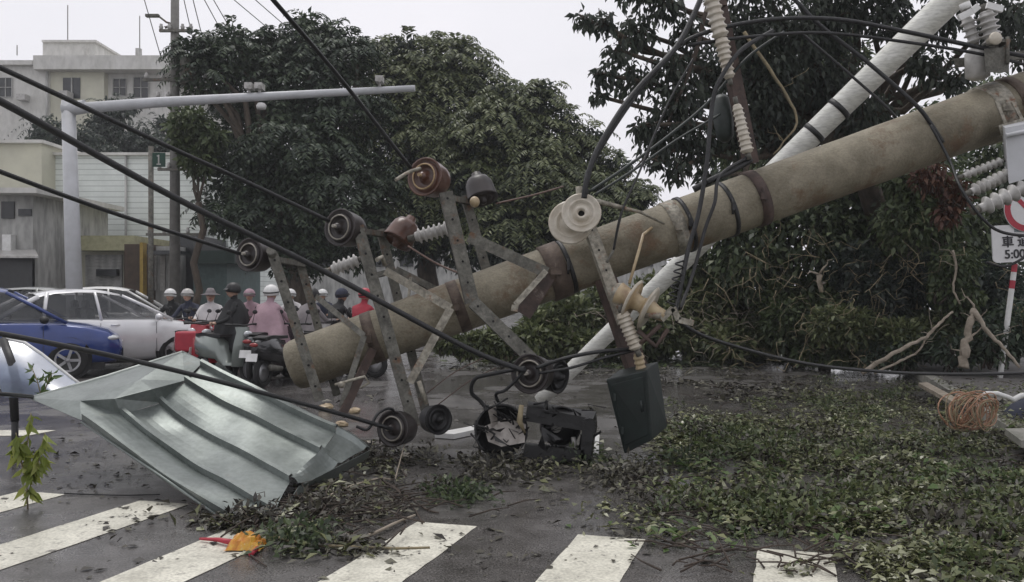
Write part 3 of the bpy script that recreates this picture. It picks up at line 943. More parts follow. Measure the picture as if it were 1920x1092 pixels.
U0 = [(0, 152, 788, 6.5), (.25, 228, 778, 6.75), (.5, 302, 755, 6.95), (.75, 346, 714, 7.15), (1, 382, 678, 7.4)]
U1 = [(0, 425, 974, 5.45), (.25, 514, 968, 5.55), (.5, 545, 903, 6.05), (.75, 600, 848, 6.45), (1, 636, 800, 6.9)]
prof = []
for rib in (.03, .27, .51, .77, .975):
    prof += [(rib - .024, 0), (rib - .010, 1), (rib + .010, 1), (rib + .024, 0)]
prof = [(-.001, 0)] + prof + [(1.021, 0)]
vs = sorted(set([round(x[0], 4) for x in prof if 0 <= x[0] <= 1] + [i / 24 for i in range(25)]))


def rib_h(v):
    for i in range(len(prof) - 1):
        if prof[i][0] <= v <= prof[i + 1][0]:
            t = (v - prof[i][0]) / max(prof[i + 1][0] - prof[i][0], 1e-5)
            return prof[i][1] + (prof[i + 1][1] - prof[i][1]) * t
    return 0


sheet = empty('sheet_metal', (P(425, 974, 5.46).x, 5.46, 0), 'crumpled grey-green corrugated roofing sheet lying on the crossing at left', 'roofing sheet')
rows = []
NU = 56
for i in range(NU + 1):
    u = i / NU
    row = []
    for v in vs:
        p = interp(U0, v).lerp(interp(U1, v), u)
        up = Vector((-.12, -.45, .85)).normalized()
        bow = math.sin(u * math.pi) * -.05 + .018 * math.sin(u * 7 + v * 5) + .006 * math.sin(v * 13 + u * 3) + .003 * math.sin(u * 17 + v * 7)
        dent = -.05 * math.exp(-((u - .16) ** 2 + (v - .4) ** 2) / .03) + .03 * math.exp(-((u - .7) ** 2 + (v - .15) ** 2) / .02)
        row.append(p + up * (rib_h(v) * .05 + bow + dent))
    rows.append(row)
mb = MB(); mb.grid(rows, 0, False)
for q in range(len(mb.s)): mb.s[q] = False
o = mb.build('corrugated_panel', M['sheet'], sheet)
sm = o.modifiers.new('thickness', 'SOLIDIFY'); sm.thickness = .004
# crumpled flap to the left
fl = {'tip': P(52, 746, 6.9), 'a': P(152, 788, 6.5), 'b': P(228, 778, 6.75), 'c': P(302, 755, 6.95), 'd': P(346, 714, 7.15), 'e': P(382, 678, 7.4), 'top': P(342, 660, 7.6),
      'm1': P(200, 706, 7.35), 'm2': P(262, 712, 7.0), 'm3': P(150, 752, 6.75), 'm4': P(215, 748, 6.72), 'n': P(285, 730, 6.85)}
mb = MB()
for tri in (('tip', 'm3', 'm1'), ('tip', 'a', 'm3'), ('m3', 'a', 'b'), ('m3', 'b', 'm4'), ('m3', 'm4', 'm2'), ('m3', 'm2', 'm1'), ('m1', 'm2', 'top'), ('m4', 'b', 'c'), ('m4', 'c', 'n'), ('m4', 'n', 'm2'), ('m2', 'n', 'd'), ('n', 'c', 'd'), ('m2', 'd', 'top'), ('d', 'e', 'top')):
    mb.poly([fl[k] for k in tri])
o = mb.build('torn_flap', M['sheet'], sheet)
sm = o.modifiers.new('thickness', 'SOLIDIFY'); sm.thickness = .004
mb = MB(); mb.tube([fl['tip'], fl['m1'], fl['top']], [.006, .016, .012], 8)
mb.build('pale_edge', M['sheet_edge'], sheet)
mb = MB(); mb.tube([fl['top'], P(500, 737, 7.3), P(636, 802, 6.92)], [.01, .01, .01], 8)
mb.tube([P(152, 792, 6.49), P(290, 885, 5.95), P(425, 979, 5.45)], [.008, .01, .01], 8)
mb.build('rolled_edge', M['sheet'], sheet)
# folded end
mb = MB()
e0 = [interp(U1, v) for v in (.5, .75, 1)]
e1 = [P(606, 918, 6.2), P(655, 880, 6.6), P(694, 842, 7.0)]
rows = [[a.lerp(b, t) + Vector((0, 0, .03 * math.sin(t * math.pi))) for a, b in zip(e0, e1)] for t in (0, .3, .6, 1)]
rows = []
for t in (0, .25, .5, .75, 1):
    r_ = []
    for v in [.5 + .5 * i / 20 for i in range(21)]:
        a = interp(U1, v)
        f = (v - .5) * 2
        b = P(560 + 134 * f, 912 - 70 * f, 5.95 + 1.0 * f) if f < 2 else None
        r_.append(a.lerp(b, t) + Vector((-.05, -.3, .8)) * rib_h(v) * .036 * (1 - .3 * t) + Vector((0, 0, .02 * math.sin(t * 3 + f * 6))))
    rows.append(r_)
mb.grid(rows, 0, False)
o = mb.build('folded_end', M['sheet'], sheet)
sm = o.modifiers.new('thickness', 'SOLIDIFY'); sm.thickness = .004
mb = MB(); mb.poly([P(528, 960, 5.58), P(560, 912, 5.96), P(694, 844, 6.96), P(690, 858, 7.1), P(600, 915, 6.4)])
o = mb.build('under_flap', M['sheet'], sheet); sm = o.modifiers.new('thickness', 'SOLIDIFY'); sm.thickness = .004

# ================================================================== DARK BOX on the rusty arm
bx = empty('metal_box', (P(1190, 850, 7.45).x, 7.5, 0), 'dark green steel box standing on its corner under the rusty arm', 'metal box')
mb = MB()
fr = [P(1136, 712, 7.3), P(1213, 694, 7.15), P(1222, 826, 7.2), P(1170, 852, 7.35)]
bk = [P(1160, 694, 7.65), P(1234, 678, 7.5), P(1252, 800, 7.5), P(1196, 826, 7.7)]
mb.hexa([fr[0], fr[1], fr[2], fr[3], bk[0], bk[1], bk[2], bk[3]])
o = mb.build('case', M['boxgreen'], bx); bv = o.modifiers.new('b', 'BEVEL'); bv.width = .012; bv.segments = 2
mb = MB()
def ff(u, v, e=-.012): return fr[0].lerp(fr[1], u).lerp(fr[3].lerp(fr[2], u), v) + Vector((-.2, -1, .1)) * abs(e)
mb.hexa([ff(.1, .08), ff(.9, .08), ff(.9, .9), ff(.1, .9), ff(.1, .08, .001), ff(.9, .08, .001), ff(.9, .9, .001), ff(.1, .9, .001)])
o = mb.build('door', M['boxgreen'], bx); bv = o.modifiers.new('b', 'BEVEL'); bv.width = .006; bv.segments = 2
mb = MB(); mb.tube([ff(.78, .4, .03), ff(.78, .55, .03)], .01, 8); mb.build('latch', M['boxgreen'], bx)
for q_ in (.25, .7):
    mb = MB(); mb.box(ff(.12, q_, .016), (.02, .02, .06)); mb.build('hinge', M['boxgreen'], bx)

# ================================================================== SMASHED SIGNAL HEADS
sg = empty('broken_signal_head', G(1010, 868), 'smashed black traffic signal with two gaping lamp hoods lying on the road', 'traffic signal')
def hood(c, ax, r, dep, sx=1.0):
    mb = MB()
    n = 26
    ax = Vector(ax).normalized()
    mb.lathe([(-dep, 0), (-dep, r * .55), (-dep * .7, r * .93), (0, r), (.012, r * 1.03), (.012, r * .96), (0, r * .93), (-dep * .55, r * .82)], c, ax, n, mlist=[0] * 7)
    mb.lathe([(-dep * .3, r * .84), (-dep * .55, r * .7), (-dep * .68, r * .4), (-dep * .72, 0)], c, ax, n, m=1)
    return mb
h = hood(P(940, 808, 7.3), (-.12, -1, .25), .225, .24).build('lamp_hood', [M['black'], M['black']], sg)
mb = MB(); mb.poly([P(908, 800, 7.26), P(930, 790, 7.3), P(958, 782, 7.3), P(986, 796, 7.26), P(984, 830, 7.22), P(940, 838, 7.2), P(915, 828, 7.22)]); mb.poly([P(915, 770, 7.2), P(930, 762, 7.22), P(934, 800, 7.3), P(925, 815, 7.3)]); mb.build('broken_lens', M['inner'], h)
mb = hood(P(1052, 800, 7.35), (.2, -1, .2), .17, .2)
h2 = mb.build('lamp_hood', [M['black'], M['black']], sg)
mb = MB(); mb.sphere(P(1043, 798, 7.36), .055, scale=(.9, .4, 1.2)); mb.tube([P(1075, 820, 7.3), P(1078, 845, 7.3)], .02, 8); mb.build('lamp', M['porcelain_grey'], h2)
mb = MB()
mb.hexa([P(990, 762, 7.25), P(1112, 786, 7.2), P(1118, 812, 7.2), P(1100, 862, 7.22), P(990, 750, 7.65), P(1118, 772, 7.65), P(1120, 800, 7.65), P(1110, 850, 7.65)][0:3] + [P(985, 790, 7.25)] + [P(990, 752, 7.65), P(1118, 772, 7.65), P(1120, 800, 7.65), P(985, 780, 7.65)])
mb.hexa([P(1092, 790, 7.2), P(1114, 792, 7.2), P(1108, 862, 7.2), P(1088, 862, 7.2), P(1096, 785, 7.5), P(1120, 790, 7.5), P(1112, 850, 7.5), P(1092, 850, 7.5)])
mb.hexa([P(985, 835, 7.2), P(1095, 845, 7.2), P(1100, 866, 7.2), P(980, 868, 7.2), P(985, 830, 7.6), P(1100, 840, 7.6), P(1100, 850, 7.6), P(980, 850, 7.6)])
for q in range(46):
    x, y = rng.uniform(890, 1120), rng.uniform(752, 872)
    mb.tube([P(x, y, 7.25), P(x + rng.uniform(-30, 30), y + rng.uniform(-20, 20), 7.2), P(x + rng.uniform(-30, 30), y + rng.uniform(-10, 30), 7.25)], rng.uniform(.004, .011), 6)
for q in range(16):
    x, y = rng.uniform(900, 1115), rng.uniform(765, 868)
    mb.poly([P(x + rng.uniform(-26, 26), y + rng.uniform(-18, 18), 7.22 + rng.uniform(-.08, .1)) for _ in range(3)])
o = mb.build('housing', M['black'], sg)
mb = MB(); mb.tube([P(978, 760, 7.15), P(974, 790, 7.12), P(984, 812, 7.15)], [.02, .025, .01], 8); mb.build('green_ribbon', M['straw'], sg)

# ================================================================== STREET FURNITURE
# signal mast, left
D_ = 20.0
r0 = empty('traffic_mast', G(140, 666), 'tall pale grey mast with a long horizontal arm above the cars', 'traffic mast')
b_, t_ = P(143, 666, D_), P(128, 190, D_)
mb = MB(); mb.tube([Vector((b_.x, b_.y, 0)), t_], [.19, .15], 18); mb.tube([Vector((b_.x, b_.y, 0)), Vector((b_.x, b_.y, .04))], .3, 12)
mb.build('pole', M['mast'], r0)
mb = MB(); mb.tube([P(128, 205, D_), P(300, 192, D_), P(480, 182, D_), P(778, 166, D_)], [.13, .12, .1, .075], 14)
mb.tube([P(120, 207, D_), P(160, 200, D_)], .16, 14)
ar = mb.build('arm', M['mast'], r0)
for (px, py) in ((468, 163), (487, 163), (712, 150)):
    mb = MB(); mb.tube([P(px, py + 14, D_), P(px, py + 2, D_)], .03, 8); mb.box(P(px, py, D_), (.17, .3, .14)); mb.tube([P(px, py, D_ - .15), P(px, py, D_ - .2)], .05, 10)
    mb.build('camera_housing', M['porcelain_grey'], ar)
mb = MB(); mb.lathe([(0, .0), (0, .1), (.08, .12), (.14, .08), (.16, 0)], P(490, 205, D_), (0, 0, 1), 12); mb.build('dome_camera', M['white_plastic'], ar)

# concrete utility pole with lamp arm
D_ = 26.0
r0 = empty('utility_pole', G(330, 640), 'upright slim concrete pole with a small lamp arm at upper left', 'utility pole')
x0 = P(328, 0, D_).x
mb = MB(); mb.tube([(x0, D_, 0), (x0, D_, 12.5)], [.17, .11], 14); mb.build('shaft', mat('grey_concrete', (.2, .195, .18), .8, col2=(.13, .125, .115), scale=4), r0)
mb = MB(); mb.tube([P(326, 46, D_), P(312, 42, D_), P(298, 31, D_)], .03, 8); mb.box(P(286, 30, D_), (.4, .14, .08)); mb.tube([P(316, 50, D_), P(310, 52, D_), P(310, 50, D_)], .04, 8)
mb.build('lamp_arm', M['galv'], r0)
for y_, w_ in ((58, 1.0), (150, 2.0), (185, 1.2), (318, 1.1), (440, 1.8)):
    mb = MB(); mb.box(P(330, y_, D_ - .15), (w_, .08, .08))
    for k in (-.45, -.2, .2, .45):
        mb.lathe([(0, 0), (0, .05), (.08, .07), (.12, .04), (.16, .05), (.18, 0)], P(330, y_, D_ - .15) + Vector((k * w_, 0, .04)), (0, 0, 1), 8, m=1)
    mb.build('crossarm', [M['galv'], M['porcelain_grey']], r0)
mb = MB()
mb.lathe([(0, 0), (0, .2), (.02, .22), (.75, .22), (.8, .18), (.82, 0)], P(352, 160, D_ - .3), (0, 0, 1), 14); mb.build('transformer', M['galv'], r0)
D_ = 23.0
r0 = empty('utility_pole', G(283, 650), 'thin short metal pole carrying a small green sign behind the white car', 'sign pole')
x0 = P(283, 0, D_).x
mb = MB(); mb.tube([(x0, D_, 0), (x0, D_, P(0, 275, D_).z)], .07, 10); mb.build('shaft', M['galv'], r0)
mb = MB(); c = P(298, 300, D_ - .08); mb.box(c, (.34, .03, .38)); mb.box(c + Vector((0, -.02, .01)), (.035, .008, .24), m=1); mb.box(c + Vector((-.025, -.02, .1)), (.05, .0085, .03), m=1); mb.box(c + Vector((0, -.02, -.12)), (.11, .009, .03), m=1)
mb.build('green_sign', [mat('sign_green', (.012, .055, .035), .6), M['porcelain_grey']], r0)

# sky wires far left
for i, (x1, y1, x2, y2) in enumerate(((262, -30, 302, 108), (381, -4, 417, 62), (398, -4, 434, 58), (434, -4, 520, 68), (474, -4, 550, 62), (361, -4, 384, 88), (344, -4, 366, 92))):
    a_, b_ = P(x1, y1, 25), P(x2, y2, 27)
    top = a_ + (a_ - b_) * .6
    mb = MB(); mb.tube([top, a_, b_], .014, 5)
    single('overhead_wire', mb, M['galv'], b_, 'thin grey wire against the pale sky, %s from the left' % ('first', 'third', 'fourth', 'sixth', 'seventh', 'second', 'fifth')[i] if False else
           ('thin wire in the sky left of the slim pole', 'thin sky wire right of the pole, steep, third from it', 'thin sky wire right of the pole, fourth from it', 'thin slanting sky wire above the dark tree, left of the last',
            'rightmost thin slanting sky wire by the thick cable', 'thin steep sky wire, second right of the slim pole', 'thin steep sky wire nearest the right of the slim pole')[i], 'wire', 'thin wires in the sky')

# parking sign on striped pole
sp = empty('parking_sign', G(1875, 722), 'red and white striped post with round and rectangular signs at right edge', 'road sign')
D_ = 13.4
mb = MB()
a_, b_ = P(1873, 724, D_), P(1918, 380, D_)
n = 14
def strp(i):
    return 0 if i < 6 else (1 if i % 2 == 0 else 0)
mb.tube([a_.lerp(b_, (0, .1, .2, .3, .4, .48, .53, .575, .62, .665, .71, .755, .8, .9, 1)[i]) for i in range(15)], .042, 12, mfun=strp)
SRED = mat('sign_red', (.42, .03, .05), .45, col2=(.34, .02, .04)); SWHITE = mat('sign_white', (.72, .72, .72), .45, col2=(.62, .62, .62), scale=3)
mb.build('post', [M['white_plastic'], SRED], sp)
mb = MB()
cs = P(1914, 456, D_ - .1)
R = Euler((0, math.radians(-3), 0)).to_matrix()
ww, hh = .9, .58
ol = []
for (sx, sy) in ((1, 1), (-1, 1), (-1, -1), (1, -1)):
    a0 = {(1, 1): 0, (-1, 1): 90, (-1, -1): 180, (1, -1): 270}[(sx, sy)]
    for k in range(5):
        an = math.radians(a0 + k * 22.5)
        ol.append((sx * (ww / 2 - .07) + .07 * math.cos(an), sy * (hh / 2 - .07) + .07 * math.sin(an)))
mb.poly([cs + R @ Vector((x, -.012, z)) for x, z in ol]); mb.poly([cs + R @ Vector((x, .012, z)) for x, z in ol][::-1])
for i in range(len(ol)):
    (x1, z1), (x2, z2) = ol[i], ol[(i + 1) % len(ol)]
    mb.poly([cs + R @ Vector(q) for q in ((x1, -.012, z1), (x1, .012, z1), (x2, .012, z2), (x2, -.012, z2))])
plate = mb.build('rectangular_plate', SWHITE, sp)
mb = MB()
cr_ = P(1925, 392, D_ - .12)
mb.lathe([(0, 0), (0, .36), (.014, .36), (.016, .355)], cr_, (0, -1, 0), 40, m=0)
mb.lathe([(.016, .355), (.018, .26)], cr_, (0, -1, 0), 40, m=1)
mb.lathe([(.018, .26), (.0175, 0)], cr_, (0, -1, 0), 40, m=0)
mb.bar(cr_ + Vector((-.18, -.021, .18)), cr_ + Vector((.18, -.021, -.18)), .07, .004, m=1)
mb.build('round_plate', [SWHITE, SRED], sp)


def text_obj(txt, size, loc, rot, mt, parent, name='lettering'):
    cu = bpy.data.curves.new(name, 'FONT')
    cu.body = txt; cu.size = size; cu.align_x = 'CENTER'; cu.align_y = 'CENTER'; cu.extrude = .002; cu.offset = .004
    t = bpy.data.objects.new('tmp', cu); COL.objects.link(t)
    dg = bpy.context.evaluated_depsgraph_get()
    me = bpy.data.meshes.new_from_object(t.evaluated_get(dg))
    bpy.data.objects.remove(t)
    me.materials.clear(); me.materials.append(mt)
    o = bpy.data.objects.new(name, me); COL.objects.link(o)
    o.parent = parent
    o.location = Vector(loc) - origin(parent)
    o.rotation_euler = rot
    return o


INK = mat('sign_ink', (.03, .03, .035), .6)
text_obj('車 道 三', .19, cs + Vector((.03, -.02, .02)), (math.radians(90), math.radians(-3), 0), INK, plate)
text_obj('5:00 - 7', .19, cs + Vector((.03, -.02, -.17)), (math.radians(90), math.radians(-3), 0), INK, plate)
mb = MB(); mb.box(cs + Vector((.02, -.016, .2)), (.26, .004, .06)); mb.build('grey_mark', mat('mark_grey', (.2, .24, .25), .6), plate)
mb = MB(); mb.box(cs + Vector((.25, -.016, .2)), (.12, .004, .06)); mb.build('green_mark', mat('mark_green', (.05, .25, .13), .6), plate)

# ================================================================== BUILDINGS
WALL = mat('pale_render', (.64, .63, .60), .85, col2=(.52, .515, .48), scale=1.2, stretch=(1, 1, .5), spots=(.44, .43, .4), spot_scale=.9, spot_pos=.6, speck=.1, speck_scale=4)
WALLY = mat('cream_render', (.58, .57, .46), .85, col2=(.5, .49, .4), scale=1.2)
WALLG = mat('grey_render', (.48, .48, .46), .85, col2=(.33, .33, .315), scale=1.2, stretch=(1, 1, .3), speck=.3, speck_scale=5)
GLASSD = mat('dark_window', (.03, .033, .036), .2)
BROWN = mat('brown_boards', (.1, .07, .05), .8, col2=(.06, .045, .035), scale=3)


def siding_mat():
    m = mat('tile_siding', (.76, .80, .77), .6, col2=(.64, .68, .65), scale=1.5)
    t = m.node_tree
    b = t.nodes["Principled BSDF"]
    tc = t.nodes.new("ShaderNodeTexCoord")
    sx = t.nodes.new("ShaderNodeSeparateXYZ")
    t.links.new(tc.outputs["Object"], sx.inputs[0])
    mm = t.nodes.new("ShaderNodeMath"); mm.operation = 'PINGPONG'; mm.inputs[1].default_value = .11
    t.links.new(sx.outputs["Z"], mm.inputs[0])
    lt = t.nodes.new("ShaderNodeMath"); lt.operation = 'LESS_THAN'; lt.inputs[1].default_value = .014
    t.links.new(mm.outputs[0], lt.inputs[0])
    src = b.inputs["Base Color"].links[0].from_socket
    mx = t.nodes.new("ShaderNodeMixRGB")
    mx.inputs[2].default_value = (.28, .3, .29, 1)
    mx.inputs[2].default_value = (.42, .45, .43, 1); t.links.new(lt.outputs[0], mx.inputs[0]); t.links.new(src, mx.inputs[1]); t.links.new(mx.outputs[0], b.inputs["Base Color"])
    return m


SIDING = siding_mat()


def pbox(mb, x0, y0, x1, y1, d0, d1, m=0, ground=False):
    a, b = P(x0, y0, d0), P(x1, y1, d0)
    z0 = 0 if ground else b.z
    mb.box(((a.x + b.x) / 2, (d0 + d1) / 2, (a.z + z0) / 2), (b.x - a.x, d1 - d0, a.z - z0), m=m)


bd = empty('apartment_building', G(160, 590), 'far pale flat-roofed apartment block with overhanging eaves above the trees', 'building')
mb = MB(); pbox(mb, -160, 122, 92, 600, 60, 74, ground=True); w1 = mb.build('wing_wall', WALL, bd)
mb = MB(); pbox(mb, 92.5, 131, 195, 600, 60.2, 76, ground=True); mb.build('wall', WALLY, bd)
mb = MB(); pbox(mb, 195.5, 131, 306, 600, 60.8, 76.5, ground=True); w2 = mb.build('wall', WALL, bd)
mb = MB(); pbox(mb, 62, 104, 318, 130, 59.4, 77); mb.build('roof', WALL, bd)
mb = MB(); pbox(mb, -165, 113, 61, 121.5, 59.6, 74.5); mb.build('roof', WALL, bd)
mb = MB(); pbox(mb, 80, 78, 178, 112, 62, 70); pbox(mb, 78, 75, 180, 79, 61.8, 70.3); mb.build('stair_tower', WALL, bd)
for (x0, y0, x1, y1, d, par) in ((-2, 146, 22, 182, 60, w1), (212, 148, 236, 180, 60.8, w2), (250, 145, 278, 184, 60.8, w2), (-50, 146, -26, 182, 60, w1)):
    mb = MB(); pbox(mb, x0, y0, x1, y1, d - .06, d + .1); o = mb.build('window', GLASSD, bd)
    mb = MB()
    for k in range(3):
        xx = x0 + (x1 - x0) * k / 2
        pbox(mb, xx - .7, y0, xx + .7, y1, d - .12, d - .07)
    for yy in (y0, (y0 + y1) / 2, y1): pbox(mb, x0, yy - .6, x1, yy + .6, d - .16, d - .125)
    mb.build('window_frame', WALLG, o)
for (x, y) in ((127, 10), (262, 30), (32, 85)):
    mb = MB(); mb.tube([P(x, 104, 63), P(x, y, 63)], .035, 5); mb.build('antenna', M['galv'], bd)
mb = MB(); mb.box(P(260, 98, 62), (.35, .3, .5)); mb.build('vent', WALLG, bd)

for (x, y) in ((30, 176), (226, 186), (292, 170), (110, 170)):
    mb = MB(); pbox(mb, x, y, x + 16, y + 11, 59.3, 59.95 if x < 100 else 60.15); mb.build('air_conditioner', M['porcelain_grey'], bd)
mb = MB(); mb.tube([P(88, 124, 59.9), P(88, 300, 59.9)], .08, 6); mb.build('drain_pipe', WALLG, bd)
mb = MB(); pbox(mb, 118, 146, 150, 185, 60.14, 60.3); o = mb.build('window', GLASSD, bd)
mb = MB(); pbox(mb, 133, 146, 135, 185, 60.05, 60.135); mb.build('window_frame', WALLG, o)

bd = empty('warehouse', G(230, 620), 'long building with pale horizontally lined tile wall behind the cars', 'building')
mb = MB(); pbox(mb, 66, 290, 428, 600, 34, 44, ground=True); wl = mb.build('wall', SIDING, bd)
mb = MB(); pbox(mb, -120, 267, 78, 600, 33, 43, ground=True); mb.build('wall', WALLY, bd)
mb = MB(); pbox(mb, 60, 286, 432, 291, 33.8, 44.2); pbox(mb, -124, 262, 80, 268, 32.8, 43.2); mb.build('coping', WALL, bd)
for x in (236, 385):
    mb = MB(); mb.tube([P(x, 292, 33.9), P(x, 640, 33.9)], .05, 6); mb.build('drain_pipe', WALLG, bd)

bd = empty('shop_house', G(20, 620), 'small grey shop house with dark openings at the left edge', 'building')
mb = MB(); pbox(mb, -220, 360, 62, 600, 27, 32, ground=True); wl = mb.build('wall', WALLG, bd)
mb = MB(); pbox(mb, -225, 352, 68, 362, 26.3, 32.3); mb.build('eave', WALL, bd)
for (x0, y0, x1, y1) in ((-60, 378, -10, 410), (2, 378, 26, 410), (34, 392, 58, 405)):
    mb = MB(); pbox(mb, x0, y0, x1, y1, 26.94, 27.1); mb.build('window', GLASSD, bd)
mb = MB(); pbox(mb, 4, 440, 20, 470, 26.7, 26.98); mb.build('air_conditioner', M['white_plastic'], bd)
mb = MB(); pbox(mb, -200, 482, 60, 610, 26.94, 27.1); mb.build('shop_opening', GLASSD, bd)
mb = MB(); mb.hexa([P(-200, 480, 25.6), P(72, 480, 25.6), P(72, 484, 25.6), P(-200, 484, 25.6), P(-200, 468, 26.93), P(66, 468, 26.93), P(66, 472, 26.93), P(-200, 472, 26.93)]); mb.build('awning', M['porcelain_grey'], bd)

bd = empty('shop_row', G(200, 625), 'low shop with yellowish fascia and grey shutter behind the white car', 'building')
mb = MB(); pbox(mb, 150, 472, 232, 600, 30, 33.8, ground=True); mb.build('wall', WALLY, bd)
mb = MB(); pbox(mb, 148, 442, 252, 470, 29.3, 33.7); mb.build('fascia', mat('pale_yellow_paint', (.45, .44, .27), .7), bd)
mb = MB(); pbox(mb, 160, 478, 228, 600, 29.9, 30.05, ground=True)
for k in range(14): pbox(mb, 160, 480 + k * 6, 228, 481.5 + k * 6, 29.86, 29.895)
mb.build('shutter', WALLG, bd)
mb = MB(); pbox(mb, 180, 505, 218, 518, 29.6, 29.85); mb.build('counter', GLASSD, bd)
bd = empty('kiosk', G(107, 620), 'narrow brown timber kiosk left of the pale mast', 'kiosk')
mb = MB(); pbox(mb, 90, 456, 124, 600, 31, 32.9, ground=True); wl = mb.build('wall', BROWN, bd)
mb = MB()
for x in (96, 104, 112, 120): pbox(mb, x - .8, 462, x + .8, 560, 30.9, 30.98)
mb.build('slats', GLASSD, wl)
mb = MB(); pbox(mb, 86, 451, 128, 456, 30.8, 33); mb.build('roof', WALLG, bd)
bd = empty('brown_shop', G(255, 625), 'brown fronted shop with posts left of the slim concrete pole', 'shop')
mb = MB(); pbox(mb, 233, 458, 278, 600, 29, 33.7, ground=True); wl = mb.build('wall', BROWN, bd)
mb = MB(); pbox(mb, 278.5, 462, 330, 600, 29.6, 33.7, ground=True); mb.build('wall', WALLG, bd)
mb = MB()
for x in (284, 300, 316): pbox(mb, x, 480, x + 9, 545, 29.5, 29.59)
mb.build('posters', M['porcelain_grey'], bd)
mb = MB(); pbox(mb, 262, 455, 268, 600, 28.5, 28.8, ground=True); mb.build('post', mat('yellow_post', (.4, .27, .05), .6), bd)
mb = MB(); pbox(mb, 275, 470, 336, 477, 28.4, 29.5); mb.build('awning', GLASSD, bd)
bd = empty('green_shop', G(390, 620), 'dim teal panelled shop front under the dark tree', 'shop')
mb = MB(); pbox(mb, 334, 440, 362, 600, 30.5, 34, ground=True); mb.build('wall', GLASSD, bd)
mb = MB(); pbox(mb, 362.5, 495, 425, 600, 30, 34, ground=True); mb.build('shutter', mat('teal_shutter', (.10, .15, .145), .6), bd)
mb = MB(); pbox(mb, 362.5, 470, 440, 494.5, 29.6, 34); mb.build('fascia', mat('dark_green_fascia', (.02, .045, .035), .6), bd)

# distant row beyond the trees so the street closes
bd = empty('street_house', G(760, 590), 'long dim grey building hidden behind the trees in the middle', 'building')
mb = MB(); pbox(mb, 430, 440, 1250, 600, 58, 66, ground=True); mb.build('wall', WALLG, bd)
for k in range(16):
    mb = MB(); pbox(mb, 450 + k * 50, 470, 475 + k * 50, 500, 57.9, 58.05); mb.build('window', GLASSD, bd)
mb = MB(); pbox(mb, 425, 434, 1255, 440, 57.6, 66); mb.build('roof', BROWN, bd)

# ================================================================== TREES
ctA = [pc(395, 150, 55, 26), pc(440, 110, 45, 26), pc(500, 115, 48, 27), pc(575, 95, 50, 27), pc(640, 115, 50, 27), pc(560, 180, 90, 27), pc(470, 225, 60, 27.5), pc(560, 300, 100, 26), pc(460, 330, 60, 26),
       pc(430, 400, 55, 25.5), pc(520, 420, 90, 26), pc(640, 230, 85, 27), pc(640, 380, 100, 26), pc(370, 110, 35, 26), pc(660, 450, 70, 26), pc(560, 480, 60, 26), pc(402, 82, 22, 26), pc(440, 66, 22, 26.5), pc(505, 76, 22, 27), pc(572, 46, 24, 27), pc(622, 62, 22, 27), pc(672, 92, 20, 27), pc(352, 100, 20, 26)]
make_tree('broadleaf_tree', P(560, 650, 26).xy.to_3d(), ctA, 34000, .20, LEAF['purple'], 'big dark tree behind the horizontal mast arm', fork=P(560, 470, 26), r0=.45, droop=.35, fronds=1300, fl=.7, lo=.35)
ctB = [pc(700, 140, 40, 29), pc(745, 125, 42, 29), pc(800, 130, 45, 29), pc(860, 130, 45, 29), pc(895, 175, 45, 29), pc(760, 190, 70, 29), pc(840, 220, 85, 29), pc(760, 300, 100, 28.5), pc(850, 330, 110, 28.5), pc(780, 420, 90, 28), pc(880, 450, 80, 28), pc(704, 96, 22, 29), pc(762, 88, 22, 29), pc(812, 92, 20, 29), pc(858, 92, 22, 29), pc(898, 134, 22, 29)]
make_tree('feathery_tree', P(800, 640, 28.5).xy.to_3d(), ctB, 22000, .19, LEAF['dark'], 'feathery topped lighter green tree right of the dark one', fork=P(800, 480, 28.5), r0=.4, fronds=2100, fl=.9, lo=.35, fmat=LEAF['brush'])
ctC = [pc(960, 210, 45, 27), pc(1010, 200, 35, 27), pc(930, 270, 85, 27), pc(1030, 280, 60, 27), pc(1085, 310, 50, 27), pc(1140, 360, 45, 27), pc(1000, 360, 95, 26.5), pc(1090, 400, 80, 26), pc(960, 450, 80, 26), pc(1060, 470, 80, 26), pc(1150, 440, 60, 26), pc(1180, 380, 35, 26), pc(900, 350, 80, 27), pc(950, 172, 20, 27), pc(1020, 172, 20, 27), pc(1062, 228, 22, 27), pc(1108, 258, 22, 27), pc(1160, 312, 24, 26.5), pc(1205, 372, 20, 26)]
make_tree('feathery_tree', P(1010, 640, 26.5).xy.to_3d(), ctC, 24000, .19, LEAF['dark'], 'spreading tree with drooping sprays left of the white disc insulators', fork=P(1010, 490, 26.5), r0=.4, fronds=1800, fl=.8, lo=.35, fmat=LEAF['brush'])
ctD = [pc(95, 160, 35, 40), pc(75, 195, 35, 40), pc(130, 225, 45, 40), pc(180, 240, 50, 40), pc(235, 245, 50, 40), pc(290, 240, 45, 40), pc(340, 250, 50, 40), pc(20, 225, 40, 38), pc(-40, 210, 45, 38), pc(60, 250, 40, 38), pc(215, 190, 22, 42), pc(270, 195, 20, 42), pc(140, 150, 20, 42)]
make_tree('broadleaf_tree', P(200, 620, 45).xy.to_3d(), [(x, y + 6, z, r) for x, y, z, r in ctD], 13000, .26, LEAF['dark'], 'row of dark treetops showing above the lined wall at left', fork=P(200, 320, 46), r0=.3, droop=.6, fronds=200, fl=1.2, lo=.3)
ctE = [pc(355, 235, 40, 24.5), pc(372, 300, 35, 24.5), pc(350, 265, 25, 24.5), pc(395, 260, 28, 24.5)]
make_tree('broadleaf_tree', P(372, 640, 24.5).xy.to_3d(), ctE, 2200, .22, LEAF['mid'], 'small bright green treetop beside the slim concrete pole', fork=P(372, 380, 24.5), r0=.12, droop=.4, lo=.3)

